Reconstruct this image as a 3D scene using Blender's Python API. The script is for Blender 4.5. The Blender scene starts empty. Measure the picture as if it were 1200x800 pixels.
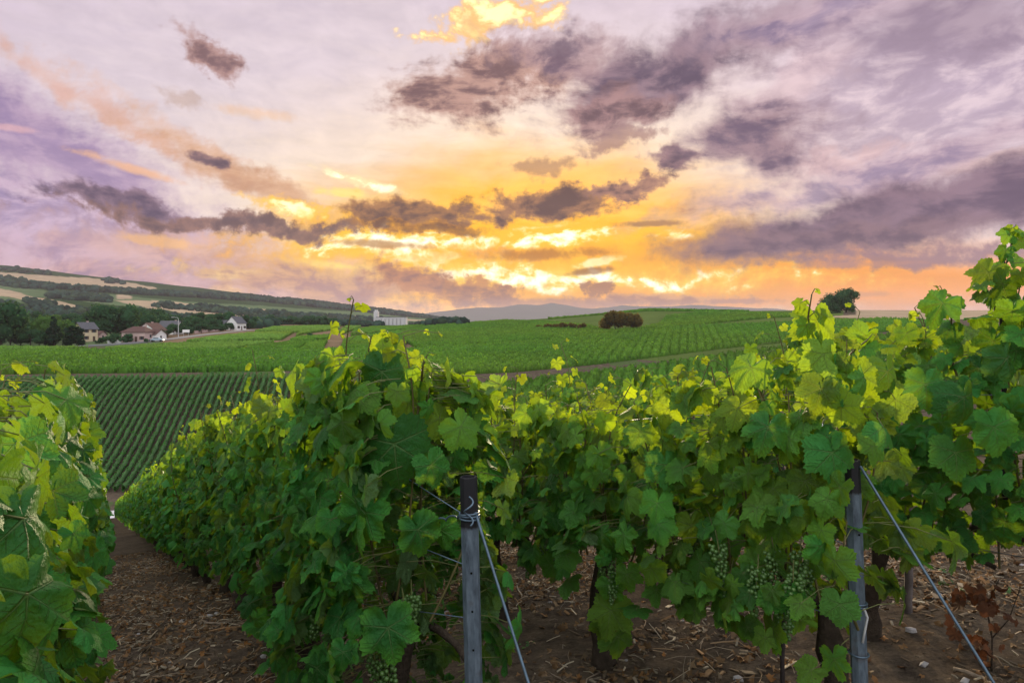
import bpy, bmesh, math, random
import numpy as np
from mathutils import Vector, Matrix, Euler

SC = bpy.context.scene
COL = SC.collection
R = math.radians
HZ = 380.0            # image row of the horizon (1200x800 photograph)
F = 800.0             # focal length in pixels of the 1200 px wide photograph
ZC = 1.5              # camera height (world z)

# ------------------------------------------------------------------ camera
cam_d = bpy.data.cameras.new('camera')
cam_d.sensor_width = 36.0
cam_d.lens = 24.0
cam_d.shift_y = -20.0 / 1200.0
cam_d.clip_start = 0.05
cam_d.clip_end = 40000
cam = bpy.data.objects.new('camera', cam_d)
COL.objects.link(cam)
cam.location = (0, 0, ZC)
cam.rotation_euler = (R(90), 0, 0)
SC.camera = cam

# ------------------------------------------------------------------ render / exposure
SC.render.engine = 'CYCLES'
SC.cycles.use_denoising = True
SC.cycles.max_bounces = 8
SC.cycles.diffuse_bounces = 4
SC.cycles.transmission_bounces = 6
SC.cycles.glossy_bounces = 3
SC.cycles.volume_bounces = 1
SC.cycles.sample_clamp_indirect = 6.0
SC.cycles.caustics_reflective = False
SC.cycles.caustics_refractive = False
SC.view_settings.view_transform = 'Standard'
SC.view_settings.look = 'None'
SC.view_settings.exposure = 0.25
SC.view_settings.gamma = 1.0
SC.view_settings.use_curve_mapping = False

SUN_AZ, SUN_EL = R(3.5), R(8.5)      # ahead of the camera, low over the far plain

def s2l(c):
    out = []
    for v in c[:3]:
        v = v / 255.0
        out.append(v / 12.92 if v <= 0.04045 else ((v + 0.055) / 1.055) ** 2.4)
    return (out[0], out[1], out[2], 1.0)

class NT:
    """small helper to write node graphs"""
    def __init__(self, tree):
        self.t = tree
        self.n = tree.nodes
        self.l = tree.links
    def node(self, typ, **kw):
        nd = self.n.new(typ)
        for k, v in kw.items():
            setattr(nd, k, v)
        return nd
    def put(self, sock, v):
        if isinstance(v, bpy.types.NodeSocket):
            self.l.new(v, sock)
        elif v is not None:
            sock.default_value = v
    def math(self, op, a, b=None, c=None, clamp=False):
        nd = self.node('ShaderNodeMath', operation=op, use_clamp=clamp)
        self.put(nd.inputs[0], a)
        if b is not None: self.put(nd.inputs[1], b)
        if c is not None: self.put(nd.inputs[2], c)
        return nd.outputs[0]
    def vmath(self, op, a, b=None, out=0):
        nd = self.node('ShaderNodeVectorMath', operation=op)
        self.put(nd.inputs[0], a)
        if b is not None: self.put(nd.inputs[1], b)
        return nd.outputs['Value'] if op in ('LENGTH', 'DOT_PRODUCT', 'DISTANCE') else nd.outputs[0]
    def comb(self, x, y, z=0.0):
        nd = self.node('ShaderNodeCombineXYZ')
        self.put(nd.inputs[0], x); self.put(nd.inputs[1], y); self.put(nd.inputs[2], z)
        return nd.outputs[0]
    def sep(self, v):
        nd = self.node('ShaderNodeSeparateXYZ')
        self.put(nd.inputs[0], v)
        return nd.outputs
    def noise(self, vec, scale, detail=4.0, rough=0.5, dist=0.0, color=False):
        nd = self.node('ShaderNodeTexNoise')
        if vec is not None: self.put(nd.inputs['Vector'], vec)
        nd.inputs['Scale'].default_value = scale
        nd.inputs['Detail'].default_value = detail
        nd.inputs['Roughness'].default_value = rough
        nd.inputs['Distortion'].default_value = dist
        return nd.outputs['Color'] if color else nd.outputs['Fac']
    def mix(self, fac, a, b, mode='MIX'):
        nd = self.node('ShaderNodeMix', data_type='RGBA', blend_type=mode)
        self.put(nd.inputs['Factor'], fac)
        self.put(nd.inputs[6], a); self.put(nd.inputs[7], b)
        return nd.outputs[2]
    def maprange(self, v, a, b, c=0.0, d=1.0, smooth=False):
        nd = self.node('ShaderNodeMapRange')
        if smooth: nd.interpolation_type = 'SMOOTHSTEP'
        self.put(nd.inputs['Value'], v)
        self.put(nd.inputs['From Min'], a); self.put(nd.inputs['From Max'], b)
        self.put(nd.inputs['To Min'], c); self.put(nd.inputs['To Max'], d)
        return nd.outputs['Result']
    def ramp(self, fac, stops, interp='LINEAR'):
        nd = self.node('ShaderNodeValToRGB')
        cr = nd.color_ramp
        cr.interpolation = interp
        while len(cr.elements) < len(stops):
            cr.elements.new(0.5)
        for e, (p, c) in zip(cr.elements, stops):
            e.position = p; e.color = c
        self.put(nd.inputs[0], fac)
        return nd.outputs['Color']
    def mapping(self, vec, loc=(0, 0, 0), rot=(0, 0, 0), scale=(1, 1, 1), typ='POINT'):
        nd = self.node('ShaderNodeMapping', vector_type=typ)
        self.put(nd.inputs['Vector'], vec)
        nd.inputs['Location'].default_value = loc
        nd.inputs['Rotation'].default_value = rot
        nd.inputs['Scale'].default_value = scale
        return nd.outputs[0]

# ------------------------------------------------------------------ sky
def build_world():
    w = bpy.data.worlds.new('World')
    SC.world = w
    w.use_nodes = True
    w.node_tree.nodes.clear()
    g = NT(w.node_tree)
    tc = g.node('ShaderNodeTexCoord')
    d = g.vmath('NORMALIZE', tc.outputs['Generated'])
    x, y, z = g.sep(d)
    DEG = 180.0 / math.pi
    az = g.math('MULTIPLY', g.math('ARCTAN2', x, y), DEG)
    el = g.math('MULTIPLY', g.math('ARCSINE', z), DEG)
    p = g.comb(az, el, 0.0)

    def pe(px, py):
        dx = (px - 600.0) / F
        a = math.degrees(math.atan(dx))
        e = math.degrees(math.atan((HZ - py) / F / math.sqrt(1 + dx * dx)))
        return a, e
    # noise fields on the sky dome, stretched along the horizon
    q1 = g.mapping(p, scale=(0.055, 0.11, 1))
    warp = g.vmath('SUBTRACT', g.noise(q1, 1.3, 3, 0.5, color=True), (0.5, 0.5, 0.5))
    q2 = g.vmath('ADD', q1, g.vmath('MULTIPLY', warp, (0.55, 0.35, 0.0)))
    lo = g.math('SUBTRACT', g.noise(q2, 1.7, 3, 0.55), 0.5)
    hi = g.math('SUBTRACT', g.noise(q2, 6.2, 7, 0.60), 0.5)
    fi = g.math('SUBTRACT', g.noise(g.vmath('ADD', p, g.vmath('MULTIPLY', warp, (3.0, 3.0, 0))), 0.95, 5, 0.62), 0.5)
    st = g.math('SUBTRACT', g.noise(g.mapping(g.vmath('ADD', p, g.vmath('MULTIPLY', warp, (6.0, 2.0, 0))), rot=(0, 0, R(8)), scale=(0.07, 0.42, 1)), 1.6, 6, 0.62), 0.5)
    pw = g.vmath('ADD', p, g.vmath('MULTIPLY', g.vmath('SUBTRACT', g.noise(p, 0.20, 5, 0.6, color=True), (0.5, 0.5, 0.5)), (9.0, 5.0, 0)))
    # clear sky behind the clouds
    nish = g.node('ShaderNodeTexSky', sky_type='NISHITA')
    nish.sun_disc = False
    nish.sun_elevation = SUN_EL
    nish.sun_rotation = SUN_AZ
    nish.altitude = 100
    clear = g.vmath('MULTIPLY', nish.outputs[0], (0.10, 0.10, 0.10))
    # veil of high thin cloud: warm round the sun, lavender away from it
    sa, se = pe(625, 298)
    D = g.vmath('LENGTH', g.mapping(p, loc=(-sa / 1.75, -se * 1.3, 0), scale=(1 / 1.75, 1.3, 0)))
    D = g.math('ADD', D, g.math('MULTIPLY', lo, 7.0))
    D = g.math('ADD', D, g.math('MULTIPLY', st, 4.0))
    veil = g.ramp(g.math('DIVIDE', D, 60.0), [
        (0.00, (1.25, .66, .012, 1)), (0.06, (1.18, .56, .015, 1)), (0.11, (1.08, .55, .05, 1)),
        (0.165, s2l((248, 202, 138))), (0.23, s2l((248, 228, 210))), (0.36, s2l((232, 216, 220))),
        (0.58, s2l((206, 190, 212))), (1.0, s2l((150, 142, 168)))])
    col = g.mix(0.93, clear, veil)
    # band of warm light along the horizon on the right
    def blob(col, cx, cy, rx, ry, rot, c1, c2=None, op=1.0, soft=0.35, a_lo=0.9, a_hi=0.9, gain=1.0, flat=0.0):
        a0, e0 = pe(cx, cy)
        a1, e1 = pe(cx + 1, cy + 1)
        kx, ky = a1 - a0, e0 - pe(cx, cy + 1)[1]
        # (tied to the colour so far, so that the layers are worked out one after another)
        nd = g.node('ShaderNodeVectorMath', operation='MULTIPLY_ADD')
        g.put(nd.inputs[0], col); nd.inputs[1].default_value = (1e-7, 1e-7, 0); g.put(nd.inputs[2], pw if min(rx, ry) > 7 else p)
        m = g.mapping(nd.outputs[0], loc=(a0, e0, 0), rot=(0, 0, R(-rot)), scale=(rx * kx, ry * ky, 1), typ='TEXTURE')
        m = g.vmath('MULTIPLY', m, (1, 1, 0))
        L = g.vmath('LENGTH', m)
        L = g.math('MULTIPLY_ADD', lo, a_lo * 2.0, L)
        L = g.math('MULTIPLY_ADD', hi, a_hi * 1.5, L)
        L = g.math('MULTIPLY_ADD', fi, 2.0 if min(rx, ry) < 14 else (0.35 if cx > 760 and ry > 14 else 1.0), L)
        k = g.maprange(L, 1.0 + soft, 1.0 - soft, 0.0, op, smooth=True)
        c1 = tuple(v * gain for v in s2l(c1)[:3]) + (1,)
        if c2 is not None:
            c2 = tuple(v * min(gain, 1.05) for v in s2l(c2)[:3]) + (1,)
            c = g.mix(g.maprange(g.math('ADD', hi, g.math('MULTIPLY', L, 0.25)), -0.04, 0.26, 0, 1, True), c1, c2)
        else:
            c = c1
        return g.mix(k, col, c)
    B = [
        # cx, cy, rx, ry, rot, dark colour, edge colour, opacity, soft, a_lo, a_hi
        (1090, 120, 280, 150, 0, (186, 166, 186), (222, 202, 210), 0.75, 0.6, 1.0, 0.5),
        (1130, 332, 330, 36, 0, (255, 172, 84), (255, 172, 88), 0.95, 0.7, 0.3, 0.1),
        (880, 322, 260, 38, 0, (255, 174, 20), (255, 174, 26), 0.95, 0.7, 0.3, 0.1),
        (230, 70, 300, 90, -14, (218, 206, 214), (222, 210, 214), 0.5, 0.7, 0.8, 0.5),
        (70, 185, 300, 46, 24, (164, 142, 178), (188, 164, 188), 0.9, 0.6, 0.7, 0.35),
        (70, 280, 240, 66, 5, (164, 146, 182), (206, 182, 202), 0.92, 0.5, 0.8, 0.5),
        (140, 140, 170, 13, 26, (226, 184, 168), (222, 190, 180), 0.75, 0.7, 0.5, 0.5),
        (250, 180, 140, 12, 26, (232, 190, 160), (226, 190, 170), 0.6, 0.7, 0.5, 0.5),
        (300, 215, 130, 16, 22, (206, 160, 128), (216, 174, 140), 0.8, 0.6, 0.6, 0.4),
        (160, 199, 55, 5, 13, (244, 196, 158), None, 0.8, 0.6, 0.6, 0.6),
        (15, 150, 24, 4, 0, (226, 186, 190), None, 0.7, 0.6, 0.5, 0.6),
        (305, 133, 45, 6, 2, (240, 205, 175), None, 0.6, 0.6, 0.6, 0.9),
        (330, 318, 210, 34, 6, (206, 166, 164), (232, 190, 160), 0.85, 0.5, 0.6, 0.7),
        (170, 328, 210, 34, 4, (178, 152, 178), (212, 180, 186), 0.8, 0.6, 0.6, 0.7),
    ]
    for b in B:
        col = blob(col, *b)
    # bright golden gaps
    G = [
        (345, 240, 54, 10, 4, (255, 238, 196), (252, 204, 92), 1.0, 0.45, 0.8, 1.3, 1.5),
        (432, 215, 44, 6, 14, (255, 242, 205), (252, 228, 180), 0.95, 0.6, 0.7, 1.2, 1.5),
        (405, 226, 26, 5, 4, (255, 226, 140), None, 0.8, 0.6, 0.7, 1.3, 1.1),
        (578, 20, 74, 22, -14, (255, 236, 180), (246, 200, 140), 1.0, 0.3, 1.1, 1.8, 1.4),
        (545, 40, 18, 14, -30, (250, 214, 150), (240, 200, 150), 0.8, 0.4, 0.8, 1.8, 1.0),
        (610, 294, 270, 46, 2, (255, 184, 0), (255, 198, 8), 0.96, 0.5, 0.6, 1.0, 1.3),
        (660, 280, 105, 14, 0, (255, 244, 206), (255, 204, 40), 1.0, 0.5, 0.8, 1.5, 1.7),
        (480, 294, 135, 19, 3, (255, 244, 210), (255, 202, 50), 1.0, 0.5, 0.8, 1.5, 1.6),
        (540, 308, 90, 12, 0, (255, 243, 206), (255, 200, 40), 1.0, 0.5, 0.8, 1.5, 1.6),
        (610, 302, 120, 11, -2, (246, 172, 8), (254, 186, 20), 0.85, 0.6, 0.9, 1.3, 1.0),
        (610, 328, 280, 11, 1, (255, 246, 216), (255, 216, 84), 1.0, 0.6, 0.35, 0.7, 1.6),
        (705, 306, 50, 5, -10, (255, 238, 180), (255, 200, 40), 0.85, 0.6, 0.8, 1.5, 1.2),
        (640, 266, 40, 4, -4, (255, 232, 170), (255, 204, 60), 0.8, 0.6, 0.8, 1.5, 1.2),
        (780, 300, 90, 14, 10, (255, 184, 26), None, 0.7, 0.7, 0.7, 0.9, 1.0),
        (275, 322, 30, 6, -4, (255, 226, 150), None, 0.85, 0.5, 0.6, 1.6, 1.05),
        (190, 283, 40, 5, 4, (248, 200, 140), None, 0.6, 0.6, 0.6, 1.5, 1.0),
        (262, 341, 24, 6, 0, (255, 220, 150), None, 0.9, 0.4, 0.5, 1.2, 1.05),
        (400, 312, 46, 5, 5, (255, 222, 130), None, 0.8, 0.6, 0.6, 1.6, 1.1),
        (490, 348, 60, 7, 0, (255, 206, 60), None, 0.9, 0.5, 0.5, 1.2, 1.15),
        (650, 346, 220, 10, 0, (255, 188, 44), None, 0.85, 0.6, 0.3, 0.5, 1.05),
        (860, 352, 200, 10, 0, (255, 178, 70), None, 0.7, 0.6, 0.3, 0.4, 1.0),
        (1160, 188, 70, 7, -11, (240, 212, 206), None, 0.85, 0.6, 0.5, 0.7, 1.0),
        (990, 186, 70, 10, -8, (226, 194, 192), None, 0.6, 0.6, 0.6, 0.9, 1.0),
        (930, 100, 60, 22, -30, (226, 200, 202), None, 0.55, 0.6, 0.8, 1.0, 1.0),
    ]
    for (cx, cy, rx, ry, rot, c1, c2, op, soft, al, ah, gn) in G:
        col = blob(col, cx, cy, rx, ry, rot, c1, c2, op, soft, al, ah, gn)
    K = [
        # dark clouds
        (255, 62, 46, 17, 20, (142, 113, 115), (186, 152, 146), 0.95, 0.35, 0.6, 1.0),
        (245, 188, 26, 7, 8, (107, 92, 108), (160, 130, 130), 0.95, 0.35, 0.4, 0.8),
        (210, 108, 28, 9, 5, (199, 171, 154), None, 0.5, 0.6, 0.6, 1.0),
        (150, 240, 92, 17, 2, (104, 89, 112), (150, 126, 140), 0.97, 0.3, 0.5, 0.8),
        (290, 263, 170, 11, 1, (115, 93, 97), (158, 124, 112), 0.95, 0.35, 0.4, 0.6),
        (482, 248, 78, 17, 2, (115, 90, 86), (176, 132, 94), 0.97, 0.3, 0.5, 0.9),
        (500, 271, 60, 8, 2, (135, 97, 68), (196, 140, 60), 0.85, 0.45, 0.5, 0.9),
        (645, 238, 86, 17, -8, (113, 90, 90), (176, 134, 104), 0.97, 0.3, 0.6, 0.9),
        (738, 218, 40, 12, 0, (120, 97, 100), (180, 140, 124), 0.95, 0.35, 0.5, 0.9),
        (790, 190, 32, 17, 4, (109, 90, 108), (160, 130, 136), 0.95, 0.35, 0.5, 0.9),
        (640, 192, 40, 9, -8, (185, 147, 122), None, 0.7, 0.5, 0.6, 1.1),
        (728, 160, 36, 10, -8, (176, 140, 133), None, 0.75, 0.5, 0.6, 1.1),
        (575, 95, 110, 36, -8, (135, 106, 108), (196, 160, 148), 0.95, 0.4, 0.8, 0.9),
        (660, 62, 70, 30, 0, (135, 115, 131), (186, 158, 160), 0.85, 0.5, 0.7, 0.8),
        (800, 78, 150, 44, -18, (115, 99, 118), (160, 136, 146), 0.97, 0.5, 0.8, 0.45),
        (720, 128, 60, 22, -8, (133, 108, 113), (184, 150, 148), 0.9, 0.45, 0.6, 0.9),
        (875, 162, 80, 36, 4, (125, 107, 128), (168, 142, 150), 0.95, 0.5, 0.7, 0.45),
        (960, 16, 150, 24, -6, (165, 148, 173), (204, 180, 190), 0.7, 0.6, 0.7, 0.7),
        (1120, 30, 120, 50, 0, (152, 133, 150), None, 0.6, 0.7, 0.7, 0.6),
        (1010, 205, 240, 16, -10, (154, 136, 165), (196, 170, 182), 0.7, 0.55, 0.6, 0.6),
        (1030, 252, 240, 36, -9, (111, 94, 114), (146, 122, 136), 0.98, 0.4, 0.5, 0.22),
        (1180, 225, 160, 36, -12, (117, 100, 122), (156, 132, 146), 0.95, 0.5, 0.5, 0.25),
        (960, 282, 160, 16, -4, (119, 99, 116), (150, 124, 132), 0.95, 0.5, 0.4, 0.3),
        (1080, 296, 190, 10, -3, (145, 122, 143), None, 0.8, 0.6, 0.4, 0.5),
        (765, 262, 34, 3, 0, (171, 131, 99), None, 0.8, 0.6, 0.4, 0.6),
        (690, 318, 26, 4, -6, (158, 104, 36), None, 0.8, 0.5, 0.5, 0.9),
        (640, 298, 60, 6, -2, (185, 126, 27), None, 0.7, 0.6, 0.6, 1.0),
        (445, 286, 50, 4, 2, (185, 135, 72), None, 0.8, 0.6, 0.6, 1.0),
        # low cumulus bank over the horizon
        (230, 350, 260, 22, 4, (169, 142, 162), (220, 178, 166), 0.8, 0.5, 0.5, 0.8),
        (400, 335, 130, 22, 5, (190, 150, 142), (222, 178, 140), 0.97, 0.35, 0.5, 1.1),
        (486, 328, 62, 17, 8, (160, 118, 104), (206, 150, 104), 1.0, 0.3, 0.5, 1.2),
        (562, 342, 40, 12, 0, (170, 124, 98), (216, 158, 90), 1.0, 0.3, 0.5, 1.2),
        (702, 342, 18, 9, -20, (176, 126, 90), None, 0.9, 0.35, 0.4, 1.2),
        (770, 352, 90, 7, 0, (185, 136, 111), (230, 176, 120), 0.9, 0.35, 0.5, 1.0),
        (650, 356, 120, 6, 0, (185, 140, 117), None, 0.75, 0.5, 0.5, 0.8),
        (860, 353, 40, 3, 0, (192, 142, 117), None, 0.8, 0.5, 0.4, 0.6),
        (1000, 310, 60, 3, 0, (203, 151, 124), None, 0.6, 0.6, 0.4, 0.6),
        (1010, 345, 40, 3, 0, (208, 153, 122), None, 0.5, 0.6, 0.4, 0.6),
    ]
    for b in K:
        col = blob(col, *b)
    # soft streaks through everything
    tex = g.math('MULTIPLY_ADD', st, 0.16, 1.0)
    tex = g.math('MULTIPLY_ADD', hi, 0.30, tex)
    hsv = g.vmath('MULTIPLY', col, g.comb(tex, tex, tex))
    nd = g.node('ShaderNodeGamma'); g.put(nd.inputs[0], hsv); nd.inputs[1].default_value = 1.22
    hsv = g.vmath('MULTIPLY', nd.outputs[0], (1.09, 1.09, 1.10))
    # below the horizon: dull ground colour
    gnd = g.maprange(el, -0.5, -3.0, 0, 1)
    # fill light added to the sky overhead and behind, to brighten the vine fronts
    sky_fill = g.math('MAXIMUM', g.maprange(y, 0.30, -0.45, 0, 1, True), g.maprange(z, 0.52, 0.85, 0, 0.8, True))
    hsv = g.mix(sky_fill, hsv, (1.58, 1.62, 1.62, 1))
    fin = g.mix(gnd, hsv, (0.12, 0.11, 0.10, 1))
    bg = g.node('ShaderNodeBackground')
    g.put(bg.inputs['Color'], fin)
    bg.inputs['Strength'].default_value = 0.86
    out = g.node('ShaderNodeOutputWorld')
    g.l.new(bg.outputs[0], out.inputs['Surface'])
    w.cycles.sampling_method = 'MANUAL'
    w.cycles.sample_map_resolution = 512
build_world()

# ------------------------------------------------------------------ sun
sun_d = bpy.data.lights.new('sun', 'SUN')
sun_d.energy = 4.8
sun_d.angle = R(3.0)
sun_d.color = (1.0, 0.80, 0.50)
sun = bpy.data.objects.new('sun', sun_d)
COL.objects.link(sun)
_sd = Vector((math.sin(SUN_AZ) * math.cos(SUN_EL), math.cos(SUN_AZ) * math.cos(SUN_EL), math.sin(SUN_EL)))
sun.rotation_euler = (-_sd).to_track_quat('-Z', 'Y').to_euler()

# ------------------------------------------------------------------ helpers
rng = np.random.default_rng(7)

def tag(o, label=None, cat=None, group=None, kind=None):
    if label: o['label'] = label
    if cat: o['category'] = cat
    if group: o['group'] = group
    if kind: o['kind'] = kind
    return o

def empty(name, loc, rz=0.0):
    o = bpy.data.objects.new(name, None)
    o.empty_display_size = 0.1
    COL.objects.link(o)
    o.location = loc
    o.rotation_euler = (0, 0, rz)
    return o

def np_mesh(name, V, faces, mats=(), smooth=False, attrs=None, uv=None, fmat=None):
    """faces: list of integer arrays (n,k); attrs: {name: (type, array)} per vertex; uv per vertex"""
    me = bpy.data.meshes.new(name)
    V = np.asarray(V, dtype=np.float32)
    faces = [np.asarray(f, dtype=np.int32) for f in faces if len(f)]
    me.vertices.add(len(V))
    me.vertices.foreach_set('co', V.ravel())
    loops = np.concatenate([f.ravel() for f in faces])
    sizes = np.concatenate([np.full(len(f), f.shape[1], dtype=np.int32) for f in faces])
    starts = np.concatenate([[0], np.cumsum(sizes)[:-1]]).astype(np.int32)
    me.loops.add(len(loops))
    me.loops.foreach_set('vertex_index', loops)
    me.polygons.add(len(sizes))
    me.polygons.foreach_set('loop_start', starts)
    me.polygons.foreach_set('use_smooth', np.full(len(sizes), bool(smooth)))
    if fmat is not None:
        me.polygons.foreach_set('material_index', np.asarray(fmat, dtype=np.int32))
    if uv is not None:
        ul = me.uv_layers.new(name='UVMap')
        ul.data.foreach_set('uv', np.asarray(uv, dtype=np.float32)[loops].ravel())
    if attrs:
        for k, (typ, arr) in attrs.items():
            a = me.attributes.new(k, typ, 'POINT')
            arr = np.asarray(arr, dtype=np.float32)
            if typ == 'FLOAT_COLOR': a.data.foreach_set('color', arr.ravel())
            elif typ == 'FLOAT_VECTOR': a.data.foreach_set('vector', arr.ravel())
            else: a.data.foreach_set('value', arr.ravel())
    for m in mats: me.materials.append(m)
    me.update()
    me.validate()
    return me

def link(name, me, parent=None, loc=None):
    o = bpy.data.objects.new(name, me)
    COL.objects.link(o)
    if parent is not None: o.parent = parent
    if loc is not None: o.location = loc
    return o

class MB:
    """collects simple shapes as one mesh"""
    def __init__(self):
        self.v = []; self.f = []; self.n = 0
    def add(self, V, Fs):
        V = np.asarray(V, dtype=np.float64)
        for f in Fs:
            self.f.append([i + self.n for i in f])
        self.v.append(V); self.n += len(V)
    def box(self, c, s, rz=0.0):
        x, y, z = s[0] / 2, s[1] / 2, s[2] / 2
        P = np.array([[-x, -y, -z], [x, -y, -z], [x, y, -z], [-x, y, -z], [-x, -y, z], [x, -y, z], [x, y, z], [-x, y, z]])
        ca, sa = math.cos(rz), math.sin(rz)
        P = P @ np.array([[ca, sa, 0], [-sa, ca, 0], [0, 0, 1]]) + np.array(c)
        self.add(P, [(0, 3, 2, 1), (4, 5, 6, 7), (0, 1, 5, 4), (1, 2, 6, 5), (2, 3, 7, 6), (3, 0, 4, 7)])
    def tube(self, pts, rad, n=8, caps=True):
        V, Q, T = tube_arrays(np.asarray(pts, dtype=float), rad, n)
        F_ = [tuple(q) for q in Q]
        if caps:
            m = len(pts)
            F_.append(tuple(range(n))[::-1])
            F_.append(tuple(range((m - 1) * n, m * n)))
        self.add(V, F_)
    def build(self, name, mat, parent=None, loc=None, smooth=False):
        me = bpy.data.meshes.new(name)
        me.from_pydata([tuple(p) for p in np.concatenate(self.v)], [], self.f)
        if smooth:
            me.polygons.foreach_set('use_smooth', np.full(len(me.polygons), True))
        for m in (mat if isinstance(mat, (list, tuple)) else [mat]): me.materials.append(m)
        me.update()
        return link(name, me, parent, loc)

def tube_arrays(P, rad, n=6):
    m = len(P)
    rad = np.broadcast_to(np.asarray(rad, dtype=float), (m,))
    T = np.gradient(P, axis=0)
    T /= np.maximum(np.linalg.norm(T, axis=1, keepdims=True), 1e-9)
    ref = np.array([0.0, 0, 1]) if abs(T[:, 2]).mean() < 0.8 else np.array([1.0, 0.2, 0])
    A = np.cross(T, ref); A /= np.maximum(np.linalg.norm(A, axis=1, keepdims=True), 1e-9)
    Bv = np.cross(T, A)
    th = np.arange(n) * 2 * math.pi / n
    V = P[:, None, :] + rad[:, None, None] * (np.cos(th)[None, :, None] * A[:, None, :] + np.sin(th)[None, :, None] * Bv[:, None, :])
    i = np.arange(m - 1)[:, None] * n
    j = np.arange(n)[None, :]
    j2 = (j + 1) % n
    Q = np.stack([i + j, i + j2, i + n + j2, i + n + j], axis=-1).reshape(-1, 4)
    return V.reshape(-1, 3), Q, None

# value noise on numpy arrays
_perm = np.random.default_rng(11).permutation(4096)
def vnoise(x, y, seed=0):
    xi = np.floor(x).astype(np.int64); yi = np.floor(y).astype(np.int64)
    fx = x - xi; fy = y - yi
    fx = fx * fx * (3 - 2 * fx); fy = fy * fy * (3 - 2 * fy)
    def h(a, b):
        return _perm[(_perm[(a + seed * 131) & 4095] + b) & 4095] / 4095.0
    return (h(xi, yi) * (1 - fx) + h(xi + 1, yi) * fx) * (1 - fy) + (h(xi, yi + 1) * (1 - fx) + h(xi + 1, yi + 1) * fx) * fy
def fbm(x, y, oct=4, seed=0, rough=0.5):
    a = 1.0; s = 0.0; t = 0.0
    for k in range(oct):
        s = s + a * vnoise(x * 2 ** k, y * 2 ** k, seed + k); t += a; a *= rough
    return s / t - 0.5

def in_poly(x, y, poly):
    x = np.asarray(x); y = np.asarray(y)
    inside = np.zeros(x.shape, dtype=bool)
    n = len(poly)
    for i in range(n):
        x1, y1 = poly[i]; x2, y2 = poly[(i + 1) % n]
        if y1 == y2: continue
        c = ((y1 > y) != (y2 > y)) & (x < (x2 - x1) * (y - y1) / (y2 - y1) + x1)
        inside ^= c
    return inside

# ------------------------------------------------------------------ terrain heights
DX, DY = -0.51, 0.86                 # direction of the vine rows (down the slope)
_n = math.hypot(DX, DY); DX /= _n; DY /= _n
NX, NY = DY, -DX                     # across the rows, to the right
def st_of(X, Y): return X * DX + Y * DY, X * NX + Y * NY
def xy_of(s, t): return s * DX + t * NX, s * DY + t * NY

SV = 90.0
def drop_fore(s):
    s = np.asarray(s, dtype=float)
    a = np.where(s < 0, 1.22 + 0.1 * s, 1.22 + 0.1 * s + 0.012 * s * s)
    b = 1.22 + 0.6 * 0 + 0.1 * 5.6 + 0.012 * 5.6 ** 2 + 0.2335 * (s - 5.6)
    d = np.where(s < 5.6, a, b)
    return d
COLS = [
 (-500, [(80, 592), (90, 560), (118, 446), (180, 416), (215, 407), (300, 394), (450, 384), (600, 370), (765, 348), (985, 330), (1315, 320), (1700, 312), (1920, 320)]),
 (-200, [(82, 587), (118, 442), (180, 413), (215, 404), (300, 392), (450, 382), (600, 367), (765, 343), (985, 330), (1315, 319), (1700, 311), (1920, 319)]),
 (0, [(82, 587), (118, 441.5), (180, 412), (215, 404.5), (300, 391), (450, 381), (600, 370), (765, 352), (985, 338), (1315, 322), (1700, 312), (1920, 322)]),
 (130, [(82, 587), (118, 441), (180, 411.5), (215, 404), (300, 391), (450, 380.5), (600, 372), (765, 359), (985, 348), (1315, 335), (1700, 327), (1920, 333)]),
 (300, [(90, 555), (118, 439), (180, 411), (230, 398), (350, 384), (450, 379.6), (655, 376.5), (820, 371), (1095, 360), (1480, 350), (1810, 345), (2030, 349)]),
 (450, [(102, 520), (122, 437), (180, 411), (300, 392), (450, 384), (600, 382.6), (985, 381.6), (1260, 376), (1590, 369), (1920, 365), (2140, 368)]),
 (540, [(108, 500), (130, 441), (190, 410), (300, 391), (430, 379.4), (600, 382), (820, 383), (1260, 381), (1920, 378), (2140, 378.5)]),
 (650, [(120, 490), (150, 432), (200, 404), (300, 384), (420, 372.5), (600, 378), (820, 382), (1920, 380.6)]),
 (760, [(135, 480), (165, 422), (220, 394), (300, 379), (420, 362.5), (600, 370), (820, 381), (1920, 380.6)]),
 (860, [(148, 470), (180, 408.5), (240, 386), (320, 373), (420, 364.5), (600, 370), (820, 381), (1920, 380.6)]),
 (1000, [(163, 460), (200, 394), (260, 376.5), (330, 366), (420, 363.5), (600, 370), (820, 381), (1920, 380.6)]),
 (1115, [(175, 440), (210, 380), (250, 373), (330, 366), (420, 364), (600, 370), (820, 381), (1920, 380.6)]),
 (1300, [(190, 420), (230, 374), (330, 366), (420, 363), (600, 370), (820, 381), (1920, 380.6)]),
 (1800, [(230, 420), (270, 374), (350, 366), (450, 362), (600, 370), (820, 381), (1920, 380.6)]),
]
YG = np.concatenate([np.arange(40, 300, 1.0), np.arange(300, 700, 4.0), np.arange(700, 12001, 20.0)])
PXG = np.arange(-520, 1821, 4.0)
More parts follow.
